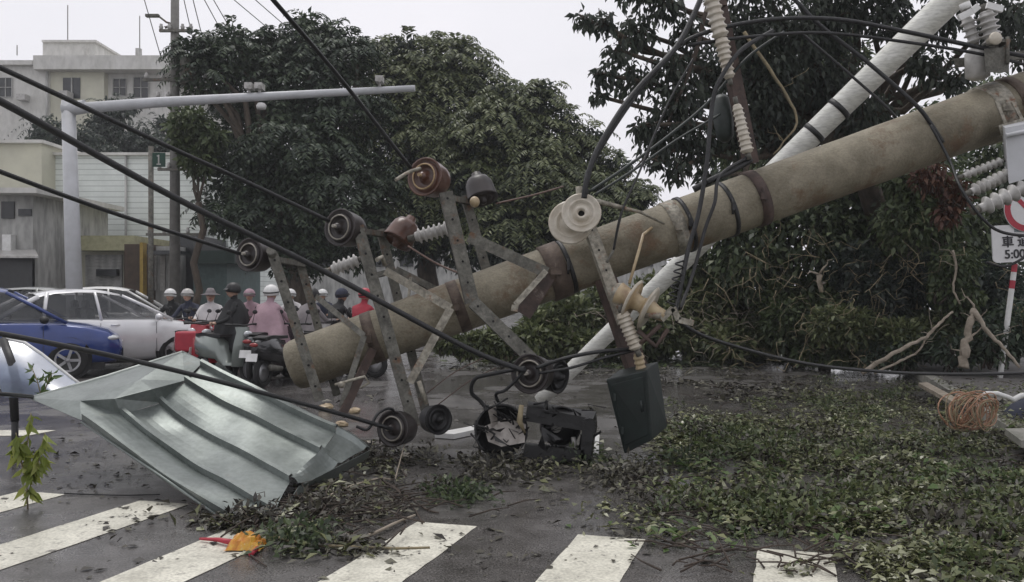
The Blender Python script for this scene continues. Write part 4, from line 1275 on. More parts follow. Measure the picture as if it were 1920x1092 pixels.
# right: big standing tree, drooping leaves, close
random_cl = []
ctR = [pc(1130, 40, 26, 12.6), pc(1095, 35, 20, 12.4), pc(1160, 95, 32, 12.6), pc(1135, 140, 26, 12.6), pc(1120, 180, 18, 12.6), pc(1195, 60, 38, 13), pc(1190, 150, 42, 13), pc(1255, 130, 42, 13), pc(1290, 60, 36, 13), pc(1250, 10, 36, 13),
       pc(1270, 200, 60, 13), pc(1230, 255, 45, 13), pc(1300, 270, 50, 13.3), pc(1210, 235, 26, 12.6), pc(1340, 130, 60, 13.5), pc(1400, 60, 62, 13.5), pc(1480, 60, 75, 13.8), pc(1440, 160, 75, 13.8), pc(1380, 240, 50, 13.5),
       pc(1560, 30, 65, 13.8), pc(1540, 140, 80, 14.3), pc(1660, 20, 55, 13.6), pc(1620, 215, 60, 14), pc(1740, 120, 42, 13.6), pc(1700, 60, 38, 13.6), pc(1760, 40, 40, 13.4), pc(1880, 40, 60, 13.4), pc(1790, 150, 32, 13.6), pc(1270, 320, 28, 12.8), pc(1330, 330, 26, 12.8), pc(1230, 300, 22, 12.8), pc(1460, 250, 50, 14),
       pc(1200, -40, 60, 13), pc(1400, -60, 90, 13.5), pc(1600, -70, 90, 13.5), pc(1800, -60, 90, 13.5), pc(1960, 60, 80, 14)]
make_tree('leaning_tree', (9.0, 18.8, .12), ctR, 20000, .13, LEAF['hang'], 'big close tree with drooping leaves over the top right of the street', fork=P(1600, 250, 15.5), r0=.26, droop=1.3, lo=.1, W=.055, twigs=5, sq=1.0)
ctS = [pc(1500, 330, 110, 17.5), pc(1620, 330, 100, 17.5), pc(1400, 400, 90, 17.5), pc(1520, 450, 100, 17), pc(1640, 440, 100, 17), pc(1740, 350, 90, 17), pc(1760, 470, 100, 17), pc(1860, 430, 100, 17.5), pc(1880, 300, 90, 18), pc(1980, 380, 120, 18), pc(1400, 480, 80, 17.2), pc(1860, 560, 70, 17), pc(1700, 560, 80, 17), pc(1560, 560, 80, 17), pc(1470, 190, 75, 18.5), pc(1600, 120, 50, 18.5), pc(1540, 60, 60, 18.5), pc(1380, 300, 60, 18), pc(1740, 250, 60, 18.5), pc(1860, 190, 60, 18.5), pc(1420, 90, 50, 18.5), pc(1320, 430, 45, 18)]
make_tree('broadleaf_tree', (7.0, 17.3, .12), ctS, 30000, .17, LEAF['green'], 'dense dark tree under the brown pole at right', fork=P(1620, 480, 17.3), r0=.3, droop=.8, lo=.2, twigs=4, sq=.95, W=.08)
# lighter, yellower shrubs
def shrub(cl, n, L, mt, label, base, name='shrub', droop=.3, W=None, lo=.2):
    base = Vector(base)
    root = empty(name, base, label, 'shrub')
    for c in cl:
        tb = MB()
        for k in range(7):
            u = Vector((rng.gauss(0, .5), rng.gauss(0, .5), abs(rng.gauss(0, .8)) + .1)).normalized()
            limb(tb, (c[0] + rng.uniform(-.2, .2), c[1] + rng.uniform(-.2, .2), max(base.z, c[2] - c[3])), Vector(c[:3]) + u * c[3] * .8, .02, .005, wob=.3, n=5, seg=5)
        tb.build('stems', M['straw'] if rng.random() < .45 else M['twig'], root)
    V = clump_leaves(cl, n, L, W, droop, .9, lo)
    V[:, :, 2] = np.maximum(V[:, :, 2], base.z + .01)
    quads_obj('leaves', V, mt, root)
    return root


shrub([pc(1700, 420, 60, 15.2), pc(1740, 350, 50, 15.2), pc(1690, 340, 35, 15.3), pc(1760, 420, 45, 15.2)], 3000, .14, LEAF['mid'], 'lighter green leafy patch under the pole near the right', (6.9, 15.2, .12), droop=.7, W=.06)
shrub([pc(1790, 500, 42, 14.6), pc(1800, 560, 38, 14.6), pc(1770, 540, 30, 14.6)], 1900, .12, LEAF['mid'], 'yellowish vine covered stump left of the striped post', (7.5, 14.6, .12), droop=.8, W=.05)
shrub([pc(1745, 330, 35, 12.5), pc(1790, 360, 30, 12.5), pc(1775, 400, 24, 12.5)], 700, .12, LEAF['red'], 'dead red-brown leaves caught just below the pole at right', (6.4, 13.2, .12), droop=.9, W=.045)
# fallen crowns across the road
cf1 = [pc(1020 + 52 * i + rng.uniform(-12, 12), 602 + rng.uniform(-16, 26), rng.uniform(36, 56), 18.2 + rng.uniform(-.8, .8)) for i in range(10)] + [pc(1040, 585, 45, 19), pc(1130, 570, 45, 19.5), pc(1350, 560, 45, 19), pc(1420, 580, 50, 18.5), pc(1060, 590, 50, 17.6), pc(1240, 560, 60, 19.3), pc(1300, 540, 55, 19.3), pc(1300, 500, 45, 18.5), pc(1370, 510, 50, 18.5), pc(1340, 560, 50, 18), pc(1260, 590, 50, 18), pc(1480, 620, 50, 17.3), pc(1380, 640, 40, 17), pc(1000, 640, 36, 17)] + [pc(1000 + 50 * i, 640 + rng.uniform(-8, 8), 34, 17.3 + rng.uniform(-.4, .4)) for i in range(11)] + [pc(1440, 500, 50, 18), pc(1180, 600, 50, 18), pc(1080, 610, 50, 18), pc(940, 640, 30, 17.5)]
ft = make_tree('fallen_tree', (5.6, 18.6, .0), cf1, 30000, .16, LEAF['brush'], 'fallen leafy tree crown lying across the far side of the road', fork=(4.6, 18.5, .5), r0=.2, droop=.2, lo=.2, twigs=5, W=.075)
cf2 = [pc(1480, 600, 55, 16.5), pc(1560, 600, 60, 16.2), pc(1620, 620, 50, 15.8), pc(1540, 555, 50, 16.8), pc(1460, 560, 45, 17), pc(1520, 655, 34, 16.2), pc(1575, 660, 34, 15.9), pc(1630, 665, 32, 15.6), pc(1680, 670, 26, 15.2)]
ft2 = make_tree('fallen_tree', (6.0, 16.4, .0), cf2, 10500, .15, LEAF['mid'], 'dark uprooted bush lying at the right kerb', fork=(5.9, 16.2, .5), r0=.12, droop=.3, lo=.1, twigs=5, W=.065)
for o in list(ft.children) + list(ft2.children):
    if o.name.startswith('crown'):
        me = o.data
        n_ = len(me.vertices); co = np.empty(n_ * 3, dtype=np.float32); me.vertices.foreach_get('co', co); co = co.reshape(-1, 3)
        co[:, 2] = np.maximum(co[:, 2], .01 + .05 * nr.rand(n_)); me.vertices.foreach_set('co', co.reshape(-1)); me.update()
shrub([pc(840 + 35 * i, 640 + 8 * (i % 2), 26, 17) for i in range(5)], 2600, .13, LEAF['brush'], 'low leafy branches on the road under the pole middle', (-.4, 17, 0), name='fallen_branch', W=.06)
shrub([pc(1860, 640, 50, 13.6), pc(1900, 610, 50, 13.8), pc(1790, 660, 36, 13.8), pc(1960, 640, 60, 13.6)], 2600, .13, LEAF['purple'], 'dark ragged undergrowth around the foot of the striped post', (7.6, 13.7, .12), W=.05)
shrub([pc(1690, 660, 36, 14.6), pc(1640, 665, 26, 14.8), pc(1740, 650, 30, 14.4)], 1300, .12, LEAF['purple'], 'sparse dark undergrowth behind the kerb right of centre', (6.3, 14.5, .12), W=.05)

shrub([pc(1560 + 45 * i, 625 + rng.uniform(-15, 15), 42, 15.0 + rng.uniform(-.5, .5)) for i in range(8)], 9000, .13, LEAF['brush'], 'dense dark undergrowth along the pavement under the big trees', (7.6, 15.4, .12), W=.05)
shrub([pc(1640, 560, 60, 15.8), pc(1720, 520, 60, 15.8), pc(1600, 500, 50, 16), pc(1860, 540, 60, 15.6)], 6000, .14, LEAF['dark'], 'tall dark shrub mass left of the vine covered stump', (7.6, 16.0, .12), W=.055)
# bare branches
def branch(pts, r0, r1, label, mt='bark_pale', name='bare_branch', base=None, group=None):
    p = [P(*q) for q in pts]
    mb = MB()
    q = []
    for i in range(len(p) - 1):
        for k in range(5):
            q.append(p[i].lerp(p[i + 1], k / 5))
    q.append(p[-1])
    for it in range(2):
        q = [q[0]] + [(q[i - 1] + q[i] * 2 + q[i + 1]) / 4 for i in range(1, len(q) - 1)] + [q[-1]]
    n = len(q)
    w_ = (r0 + r1) * .25
    q = [q[0]] + [a_ + Vector((rng.uniform(-w_, w_), rng.uniform(-w_, w_), rng.uniform(-w_, w_))) for a_ in q[1:-1]] + [q[-1]]
    mb.tube(q, [(r0 + (r1 - r0) * i / (n - 1)) * rng.uniform(.88, 1.14) for i in range(n)], 9)
    for j in range(3):
        i = rng.randrange(2, n)
        limb(mb, q[i], q[i] + Vector((rng.uniform(-.35, .35), rng.uniform(-.2, .2), rng.uniform(-.05, .4))), r1 * .5, .003, wob=.5, n=5, seg=5)
    return single(name, mb, M[mt], base or p[0], label, 'branch', group)


branch([(1616, 700, 12.9), (1690, 655, 12.9), (1738, 632, 13), (1762, 606, 13), (1786, 585, 13.1)], .035, .016, 'long bare pale branch rising to the right beside the kerb')
branch([(1640, 700, 12.9), (1690, 676, 13), (1722, 662, 13), (1738, 632, 13)], .022, .012, 'thinner bare branch joining the long pale one')
branch([(1806, 690, 13.2), (1808, 650, 13.2), (1820, 605, 13.3), (1826, 580, 13.4)], .075, .045, 'pale broken vertical stump left of the striped post')
branch([(1828, 585, 13.3), (1850, 620, 13.1), (1880, 650, 12.9), (1912, 690, 12.8)], .04, .02, 'pale branch slanting down to the striped post')
branch([(1786, 470, 13.4), (1794, 500, 13.4), (1786, 540, 13.4), (1800, 570, 13.4)], .02, .014, 'thin pale vine stem above the broken stump')
branch([(1540, 548, 15.3), (1536, 515, 15.3)], .04, .05, 'short pale broken stub in the dark bushes')
branch([(1330, 0, 12.8), (1300, 120, 12.8), (1240, 260, 12.8), (1170, 340, 12.8)], .04, .01, 'thin dark branch hanging among the drooping leaves', 'twig')
branch([(1395, 60, 12.9), (1470, 170, 13), (1500, 230, 13), (1450, 290, 13)], .03, .012, 'bent twig among leaves right of the upright arm', 'straw')

mb = MB()
for q_ in range(150):
    px, py, d_ = rng.uniform(1290, 1900), rng.uniform(430, 690), rng.uniform(14.2, 15.6)
    p0 = P(px, py, d_)
    if p0.z < .15: continue
    u_ = Vector((rng.gauss(0, .6), rng.gauss(0, .3), rng.gauss(0, .7))).normalized()
    limb(mb, p0, p0 + u_ * rng.uniform(.25, .9), rng.uniform(.004, .010), .002, wob=.5, n=6, seg=4)
tag(mb.build('broken_twigs', M['straw']), 'pale thin broken twigs tangled in the bushes at right', 'twigs', kind='stuff')
mb = MB()
for q_ in range(60):
    px, py, d_ = rng.uniform(1010, 1480), rng.uniform(570, 660), rng.uniform(16.5, 17.5)
    p0 = P(px, py, d_)
    u_ = Vector((rng.gauss(0, .8), rng.gauss(0, .3), rng.gauss(0, .5))).normalized()
    limb(mb, p0, p0 + u_ * rng.uniform(.3, 1.0), rng.uniform(.006, .014), .002, wob=.5, n=6, seg=4)
tag(mb.build('broken_twigs', M['bark_pale']), 'pale broken twigs poking out of the fallen crown across the road', 'twigs', kind='stuff')

# ================================================================== CARS
def paint(name, c, c2=None):
    return mat(name, c, .25, .2, col2=c2 or tuple(x * .85 for x in c), scale=2, coat=.6)


GLS = mat('car_glass', (.07, .075, .08), .08, 0, col2=(.03, .034, .038), scale=2, coat=.5)
RIM = mat('wheel_rim', (.4, .4, .41), .35, .7)
HL = mat('headlight_glass', (.6, .62, .64), .15, .2, coat=.8)
TL = mat('tail_light', (.35, .02, .02), .2, coat=.5)


GLS.node_tree.nodes["Principled BSDF"].inputs["Alpha"].default_value = .62


def make_car(body_m, hgt=1.47, label='', group=None, hatch=False):
    root = empty('parked_car', (0, 0, 0), label, 'car', group)
    W = .86
    st = [(-2.18, .34, .70, .66), (-2.12, .27, .88, .76), (-1.9, .22, .97, .82), (-1.4, .2, .99, W), (-.6, .18, .97, W), (.3, .18, .95, W), (.85, .18, .945, W), (1.15, .19, .93, W), (1.6, .21, .87, .84), (1.95, .24, .78, .79), (2.12, .28, .66, .70), (2.18, .36, .55, .6)]
    fine = []
    for i in range(len(st) - 1):
        for k in range(3):
            t = k / 3
            fine.append(tuple(st[i][j] + (st[i + 1][j] - st[i][j]) * t for j in range(4)))
    fine.append(st[-1])
    rows = []
    for (x, zl, zb, w_) in fine:
        half = [(0, zl), (w_ * .85, zl), (w_ * .97, zl + .08), (w_, zl + (zb - zl) * .35), (w_ * 1.012, zl + (zb - zl) * .62), (w_ * .985, zl + (zb - zl) * .78), (w_ * .95, zb - .03), (w_ * .87, zb + .005), (w_ * .5, zb + .035), (0, zb + .045)]
        ring = [(x, y, z) for y, z in half] + [(x, -y, z) for y, z in half[::-1][1:]]
        rows.append(ring)
    mb = MB(); mb.grid(rows)
    mb.poly(rows[0]); mb.poly(rows[-1][::-1])
    body = mb.build('body', body_m, root, True)
    # greenhouse
    rear = -1.75 if not hatch else -2.0
    gx = [(rear, .985, .70), (rear + .75 if not hatch else rear + .35, hgt - .09, .57), (-.72, hgt - .025, .585), (-.35, hgt, .59), (0, hgt - .005, .585), (.2, hgt - .03, .58), (.42, hgt - .08, .57), (1.3, .945, .72)]
    roof_rows = []
    mb = MB()
    for (x, z, wy) in gx[1:7]:
        roof_rows.append([(x, -wy - .02, z - .035), (x, -wy * .9, z + .005), (x, -wy * .4, z + .03), (x, wy * .4, z + .03), (x, wy * .9, z + .005), (x, wy + .02, z - .035)])
    mb.grid(roof_rows)
    mb.build('roof', body_m, root, True)
    for s in (-1, 1):
        def side(x, z):
            t = (z - .96) / (hgt - .05 - .96)
            return s * (.76 + (.595 - .76) * t)
        for (xa, za, xb, zb, r) in ((1.32, .94, .42, hgt - .1, .03), (.02, .95, -.05, hgt - .04, .03), (-.95, .95, -.85, hgt - .05, .035), (rear + .02, .96, rear + .75 if not hatch else rear + .35, hgt - .12, .045)):
            pil = MB()
            pil.tube([(xa, side(xa, za), za), ((xa + xb) / 2, side(0, (za + zb) / 2) , (za + zb) / 2 + .01), (xb, side(xb, zb), zb)], r, 8)
            pil.build('pillar', body_m, root, True)
    # glass: one closed dark inner shell split in panes
    for s in (-1, 1):
        for (xb0, xb1, xt0, xt1) in ((.04, 1.16, -.02, .42), (-.92, -.02, -.82, -.08), (rear + .2, -.98, rear + .85 if not hatch else rear + .42, -.9)):
            mb = MB()
            mb.poly([(xb0, s * .745, .955), (xb1, s * .745, .955), (xt1, s * .592, hgt - .085), (xt0, s * .592, hgt - .085)])
            o = mb.build('side_window', GLS, root, True)
    mb = MB(); mb.grid([[(1.3, y, .945 + .03 * (1 - abs(y) / .7)) for y in (-.71, -.35, 0, .35, .71)], [(.42, y * .8, hgt - .09) for y in (-.71, -.35, 0, .35, .71)]]); mb.build('windscreen', GLS, root, True)
    tr = rear + .75 if not hatch else rear + .35
    mb = MB(); mb.grid([[(rear, y, .985) for y in (-.66, 0, .66)], [(tr, y * .85, hgt - .1) for y in (-.66, 0, .66)]]); mb.build('rear_window', GLS, root, True)
    for s in (-1, 1):
        for x in (-1.32, 1.34):
            mb = MB(); mb.lathe([(0, .0), (0, .375), (.012, .375)], (x, s * .845, .335), (0, s, 0), 28); mb.build('wheel_arch', M['black'], root, True)
            mb = MB(); mb.lathe([(-.18, .0), (-.18, .27), (-.17, .31), (-.02, .315), (.0, .29), (.005, .2), (-.01, .2)], (x, s * .862, .315), (0, s, 0), 28)
            wh = mb.build('wheel', M['rubber'], root, True)
            mb = MB(); mb.lathe([(0, .205), (.004, .2), (-.02, .17), (-.03, .05), (0, .04), (0, 0)], (x, s * .865, .315), (0, s, 0), 20)
            for k in range(5):
                an = k * 2 * math.pi / 5
                mb.bar((x + .04 * math.cos(an), s * .868, .315 + .04 * math.sin(an)), (x + .18 * math.cos(an), s * .868, .315 + .18 * math.sin(an)), .045, .015, (0, s, 0))
            mb.build('rim', RIM, wh, True)
        mb = MB(); mb.sphere((1.0, s * .93, 1.0), .1, scale=(.7, .9, .65)); mb.tube([(1.02, s * .8, .96), (1.0, s * .9, .98)], .025, 6); mb.build('wing_mirror', body_m if not label.startswith('blue') else M['black'], root, True)
        mb = MB(); mb.sphere((1.93, s * .59, .67), .17, scale=(1.25, 1.12, .4)); mb.build('headlight', HL, root, True)
        mb = MB(); mb.sphere((-2.1, s * .6, .8), .12, scale=(.5, 1.2, .8)); mb.build('tail_light', TL, root, True)
        for x in (.15, -.8):
            mb = MB(); mb.tube([(x, s * .875, .86), (x + .16, s * .875, .86)], .016, 6); mb.build('door_handle', body_m, root, True)
        mb = MB()
        for xx in (.98, -.02, -.98): mb.bar((xx, s * .874, .32), (xx, s * .856, .9), .008, .004, (0, s, 0))
        mb.build('door_seam', M['black'], root, True)
    mb = MB(); mb.box((2.17, 0, .4), (.06, 1.0, .16)); mb.box((2.19, 0, .4), (.03, .5, .1), m=1); mb.build('grille', [M['black'], M['white_plastic']], root, True)
    for x in (.0, -.85):
        for y in (-.36, .36):
            mb = MB(); mb.box((x - .1, y, 1.0), (.14, .46, .34), Euler((0, -.15, 0)).to_matrix()); mb.box((x - .14, y, 1.24), (.1, .26, .16), Euler((0, -.1, 0)).to_matrix())
            o = mb.build('seat', M['black'], root, True); bv = o.modifiers.new('b', 'BEVEL'); bv.width = .04; bv.segments = 2
    mb = MB(); mb.torus((.42, .36, .99), (.85, 0, .5), .17, .014, 20, 6); mb.build('steering_wheel', M['black'], root, True)
    mb = MB(); mb.box((2.185, 0, .52), (.012, .34, .15)); mb.box((-2.185, 0, .62), (.012, .34, .15)); mb.build('bumper_trim', M['white_plastic'], root, True)
    mb = MB(); mb.box((0, 0, .2), (3.8, 1.5, .12)); mb.build('underbody', M['black'], root, True)
    return root


def place(o, px, d, rz, sc_=1.0):
    o.location = ((px - CX) / F * d, d, 0)
    o.rotation_euler = (0, 0, math.radians(rz))
    o.scale = (sc_, sc_, sc_)


BLUE = paint('blue_car_paint', (.022, .05, .21), (.018, .04, .17))
SILVER = paint('silver_car_paint', (.74, .74, .75), (.64, .64, .65))
WHITEP = paint('white_car_paint', (.62, .62, .6))
GREYP = paint('grey_car_paint', (.2, .21, .2))
place(make_car(BLUE, 1.56, 'blue car cut by the left edge behind the sheet metal', 'cars waiting at left'), -34, 14.6, 25)
place(make_car(SILVER, 1.5, 'silver-white saloon car right behind the blue one', 'cars waiting at left'), 165, 16.3, 42)
place(make_car(GREYP, 1.58, 'grey car roof showing behind the silver-white car', 'cars waiting at left', True), 90, 21.5, 10)
place(make_car(WHITEP, 1.6, 'white car roof farther back beside the grey roof', 'cars waiting at left', True), 215, 22.5, 15)

# ================================================================== RIDERS AND SCOOTERS
def skin_mesh(name, nodes, edges, mt, parent, mats2=None):
    me = bpy.data.meshes.new(name)
    me.from_pydata([n[0] for n in nodes], edges, [])
    o = bpy.data.objects.new('tmp', me); COL.objects.link(o)
    sk = o.modifiers.new('s', 'SKIN'); sk.use_smooth_shade = True
    if not me.skin_vertices: 
        bpy.context.view_layer.update()
    lay = me.skin_vertices[0] if me.skin_vertices else me.attributes
    for i, n in enumerate(nodes):
        lay.data[i].radius = (n[1], n[2] if len(n) > 2 else n[1])
        lay.data[i].use_root = (i == 0)
    ss = o.modifiers.new('ss', 'SUBSURF'); ss.levels = 1; ss.render_levels = 1
    dg = bpy.context.evaluated_depsgraph_get()
    m2 = bpy.data.meshes.new_from_object(o.evaluated_get(dg))
    bpy.data.objects.remove(o)
    m2.materials.clear()
    for q in (mt if isinstance(mt, list) else [mt]): m2.materials.append(q)
    ob = bpy.data.objects.new(name, m2); COL.objects.link(ob)
    ob.parent = parent
    return ob


SKIN = mat('skin', (.42, .27, .2), .55, col2=(.36, .22, .16))
CLOTH = {k: mat(k + '_cloth', c, .8, col2=tuple(x * .75 for x in c), scale=5, bump=.4, bscale=9) for k, c in
         dict(black=(.016, .017, .018), pink=(.40, .27, .31), white=(.62, .6, .6), grey=(.22, .2, .205), red=(.36, .03, .05), navy=(.03, .035, .06), lilac=(.42, .38, .44)).items()}


def make_rider(label, top='black', helmet='white', poncho=None, hat=False, standing=False, head_turn=0):
    root = empty('person', (0, 0, 0), label, 'person')
    if standing:
        hip, ch, nk, hd = (-.02, 0, .95), (0, 0, 1.25), (.02, 0, 1.43), (.04, 0, 1.56)
        kn = [(.05, s * .11, .5) for s in (-1, 1)]; ft = [(0, s * .12, .08) for s in (-1, 1)]; toe = [(.18, s * .13, .05) for s in (-1, 1)]
        el = [(.12, s * .27, 1.1) for s in (-1, 1)]; ha = [(.34, s * .2, 1.02) for s in (-1, 1)]
    else:
        hip, ch, nk, hd = (-.22, 0, .86), (-.1, 0, 1.16), (-.03, 0, 1.34), (.01, 0, 1.47)
        kn = [(.22, s * .17, .82) for s in (-1, 1)]; ft = [(.16, s * .17, .36) for s in (-1, 1)]; toe = [(.34, s * .18, .32) for s in (-1, 1)]
        el = [(.1, s * .29, 1.02) for s in (-1, 1)]; ha = [(.38, s * .28, 1.03) for s in (-1, 1)]
    nodes = [(hip, .15, .13), (((hip[0] + ch[0]) / 2, 0, (hip[2] + ch[2]) / 2), .13, .15), (ch, .14, .17), (nk, .06), ((hd[0], 0, hd[2] - .03), .07), ((hd[0], 0, hd[2] + .06), .085)]
    edges = [(0, 1), (1, 2), (2, 3), (3, 4), (4, 5)]
    for k, s in enumerate((-1, 1)):
        b = len(nodes)
        nodes += [((ch[0] + .01, s * .18, ch[2] + .1), .065), (el[k], .045), (ha[k], .033)]
        edges += [(2, b), (b, b + 1), (b + 1, b + 2)]
        b = len(nodes)
        nodes += [((hip[0] + .03, s * .1, hip[2] - .03), .095), (kn[k], .065), (ft[k], .045), (toe[k], .045)]
        edges += [(0, b), (b, b + 1), (b + 1, b + 2), (b + 2, b + 3)]
    body = skin_mesh('body', nodes, edges, CLOTH[top], root)
    # head with face, hands with fingers
    mb = MB()
    hc = Vector((hd[0] + .015, 0, hd[2] + .03))
    mb.sphere(hc, .098, 18, 12, scale=(1.02, .82, 1.22))
    mb.sphere(hc + Vector((.1, 0, -.005)), .016, 8, 6, scale=(1, .8, 1.4))
    mb.sphere(hc + Vector((.088, 0, -.055)), .022, 8, 5, scale=(.5, 1.1, .35), m=1)
    for s in (-1, 1):
        mb.sphere(hc + Vector((.085, s * .033, .02)), .012, 8, 5, m=2)
        mb.sphere(hc + Vector((0, s * .082, 0)), .024, 8, 6, scale=(.7, .3, 1))
    h = mb.build('head', [SKIN, CLOTH['red'], CLOTH['black']], root, True)
    if standing or not poncho or True:
        for k, s in enumerate((-1, 1)):
            mb = MB()
            hp = Vector(ha[k])
            mb.sphere(hp + Vector((.03, 0, 0)), .04, 10, 7, scale=(1.1, .9, .55))
            for f in range(4):
                y = (f - 1.5) * .019
                ln = (.03, .036, .034, .026)[f]
                mb.tube([hp + Vector((.06, y, .01)), hp + Vector((.06 + ln, y, .012)), hp + Vector((.07 + ln, y, -.018)), hp + Vector((.055 + ln * .5, y, -.034))], [.0095, .009, .008, .007], 6)
            mb.tube([hp + Vector((.02, -s * .03, -.005)), hp + Vector((.05, -s * .048, -.018)), hp + Vector((.07, -s * .035, -.03))], [.011, .01, .008], 6)
            mb.build('hand', SKIN, root, True)
    mb = MB()
    if hat:
        mb.lathe([(.14, 0), (.13, .06), (.05, .1), (.03, .1), (.0, .19), (-.01, .19), (.02, .095)], hc + Vector((0, 0, .03)), (0, 0, 1), 20)
        mb.build('hat', CLOTH['grey'], root, True)
    else:
        HM = {'white': M['white_plastic'], 'red': SRED, 'pink': CLOTH['pink'], 'black': M['black'], 'grey': M['porcelain_grey'], 'navy': CLOTH['navy']}[helmet]
        c = hc + Vector((-.012, 0, .03))
        prof = [(.135 * math.cos(t), .135 * math.sin(t)) for t in [math.pi * .62 * i / 9 for i in range(10)]]
        mb.lathe([(z * 1.02, r) for z, r in prof] + [(prof[-1][0], prof[-1][1] * .88), (.0, .11)], c, (-.12, 0, 1), 22)
        mb.lathe([(.0, .137), (.012, .142), (.024, .137)], c + Vector((0, 0, -.01)), (-.12, 0, 1), 22, m=1)
        mb.grid([[(c.x + .13 * math.cos(a_) * f, .13 * math.sin(a_) * f, c.z + dz) for a_ in [(-.9 + 1.8 * i / 8) for i in range(9)]] for f, dz in ((1.0, .03), (1.35, .0))], 1)
        mb.build('helmet', [HM, M['black']], root, True)
    if poncho:
        mb = MB()
        zt = nk[2] + .02
        zb = .55 if poncho != 'short' else .8
        rows = []
        nn = 36
        for i in range(12):
            t = i / 11
            row = []
            for k in range(nn + 1):
                an = 2 * math.pi * k / nn
                wx = .09 + (.30) * (t ** .6); wy = .09 + .34 * (t ** .55)
                fold = 1 + .13 * t * math.sin(an * 6 + t * 4) + .07 * t * math.sin(an * 11 + 2 - t * 5) + .07 * t * math.sin(an * 3 + 1) - .05 * math.sin(t * 9 + an)
                row.append((nk[0] + (hip[0] + .06 - nk[0]) * t + wx * math.cos(an) * fold, wy * math.sin(an) * fold, zt + (zb - zt) * t + .03 * math.sin(an * 5) * t))
            rows.append(row)
        mb.grid(rows)
        o = mb.build('raincoat', CLOTH[poncho], root, True)
    return root


def make_scooter(col, label, box=None, accent=None):
    root = empty('scooter', (0, 0, 0), label, 'scooter', 'scooters in the traffic jam')
    ac = accent or col
    mb = MB()
    rows = []
    for (x, z0, z1, w_) in ((-.85, .62, .76, .06), (-.7, .45, .8, .14), (-.4, .4, .8, .17), (-.1, .38, .76, .16), (.0, .3, .55, .15), (.12, .28, .34, .15), (.36, .28, .36, .15)):
        rows.append([(x, 0, z0), (x, w_, z0 + .03), (x, w_ * 1.05, (z0 + z1) / 2), (x, w_ * .8, z1), (x, 0, z1 + .02), (x, -w_ * .8, z1), (x, -w_ * 1.05, (z0 + z1) / 2), (x, -w_, z0 + .03), (x, 0, z0)])
    mb.grid(rows); mb.poly(rows[0][:-1]); mb.poly(rows[-1][:-1][::-1])
    mb.build('body', col, root, True)
    mb = MB()
    rows = []
    for (z, x, w_) in ((.3, .42, .17), (.5, .5, .22), (.7, .52, .2), (.88, .5, .13), (.98, .48, .14)):
        rows.append([(x - .05, -w_, z), (x + .05, -w_ * .6, z), (x + .09, 0, z), (x + .05, w_ * .6, z), (x - .05, w_, z), (x - .08, 0, z), (x - .05, -w_, z)])
    mb.grid(rows); mb.poly(rows[-1][:-1])
    mb.build('front_shield', col, root, True)
    mb = MB(); mb.grid([[(x, y, z) for y in (-.13, 0, .13)] for (x, z) in ((-.75, .83), (-.5, .86), (-.2, .83), (.02, .8))]); mb.box((-.35, 0, .815), (.7, .25, .05)); mb.build('seat', M['black'], root, True)
    mb = MB(); mb.tube([(.42, -.33, 1.02), (.48, -.15, 1.02), (.5, 0, 1.0), (.48, .15, 1.02), (.42, .33, 1.02)], .016, 8)
    for s in (-1, 1): mb.tube([(.41, s * .34, 1.02), (.43, s * .24, 1.02)], .021, 8)
    mb.tube([(.5, 0, .98), (.6, 0, .3)], .025, 8)
    hb = mb.build('handlebar', M['black'], root, True)
    for s in (-1, 1):
        mb = MB(); mb.tube([(.46, s * .2, 1.03), (.44, s * .26, 1.2)], .006, 6); mb.sphere((.44, s * .27, 1.23), .055, 10, 6, scale=(.25, 1, .7)); mb.build('mirror', M['black'], root, True)
    mb = MB(); mb.sphere((.6, 0, .86), .07, 12, 8, scale=(.6, 1.3, .8)); mb.build('headlight', HL, root, True)
    mb = MB(); mb.sphere((-.87, 0, .72), .05, 10, 6, scale=(.5, 1.6, .7)); mb.build('tail_light', TL, root, True)
    for x in (-.6, .64):
        mb = MB(); mb.torus((x, 0, .25), (0, 1, 0), .2, .052, 26, 8); wh = mb.build('wheel', M['rubber'], root, True)
        mb = MB(); mb.lathe([(-.03, 0), (-.03, .05), (-.025, .15), (.025, .15), (.03, .05), (.03, 0)], (x, 0, .25), (0, 1, 0), 16); mb.build('rim', RIM, wh, True)
    mb = MB()
    rows = [[(.64 + .285 * math.cos(a_), y, .25 + .285 * math.sin(a_)) for y in (-.075, 0, .075)] for a_ in [math.radians(15 + i * 13) for i in range(11)]]
    mb.grid(rows); mb.build('front_fender', ac, root, True)
    mb = MB(); mb.lathe([(0, 0), (0, .04), (.35, .055), (.36, 0)], (-.3, -.17, .3), (-1, 0, .12), 10); mb.build('exhaust', M['galv'], root, True)
    mb = MB(); mb.box((-.93, 0, .52), (.01, .2, .13), Euler((0, .3, 0)).to_matrix()); mb.build('number_plate', M['white_plastic'], root, True)
    if box:
        mb = MB(); mb.box((-.78, 0, 1.02), (.34, .38, .3)); o = mb.build('top_box', box, root, True); bv = o.modifiers.new('b', 'BEVEL'); bv.width = .05; bv.segments = 3
    return root


PGREEN = paint('pale_green_paint', (.22, .25, .23)); RED_P = paint('red_paint', (.42, .025, .04)); BLK_P = paint('black_paint', (.02, .02, .022)); WHT_P = paint('white_paint', (.65, .63, .62)); GRY_P = paint('grey_paint', (.16, .155, .16))


def ride(px, d, rz, sc_col, sc_label, rider_kw, box=None, accent=None, dz=0, s=1.0):
    s_ = make_scooter(sc_col, sc_label, box, accent)
    place(s_, px, d, rz, s * .93)
    if rider_kw:
        r_ = make_rider(**rider_kw)
        place(r_, px, d, rz, s * .93)
        r_.location.z = dz


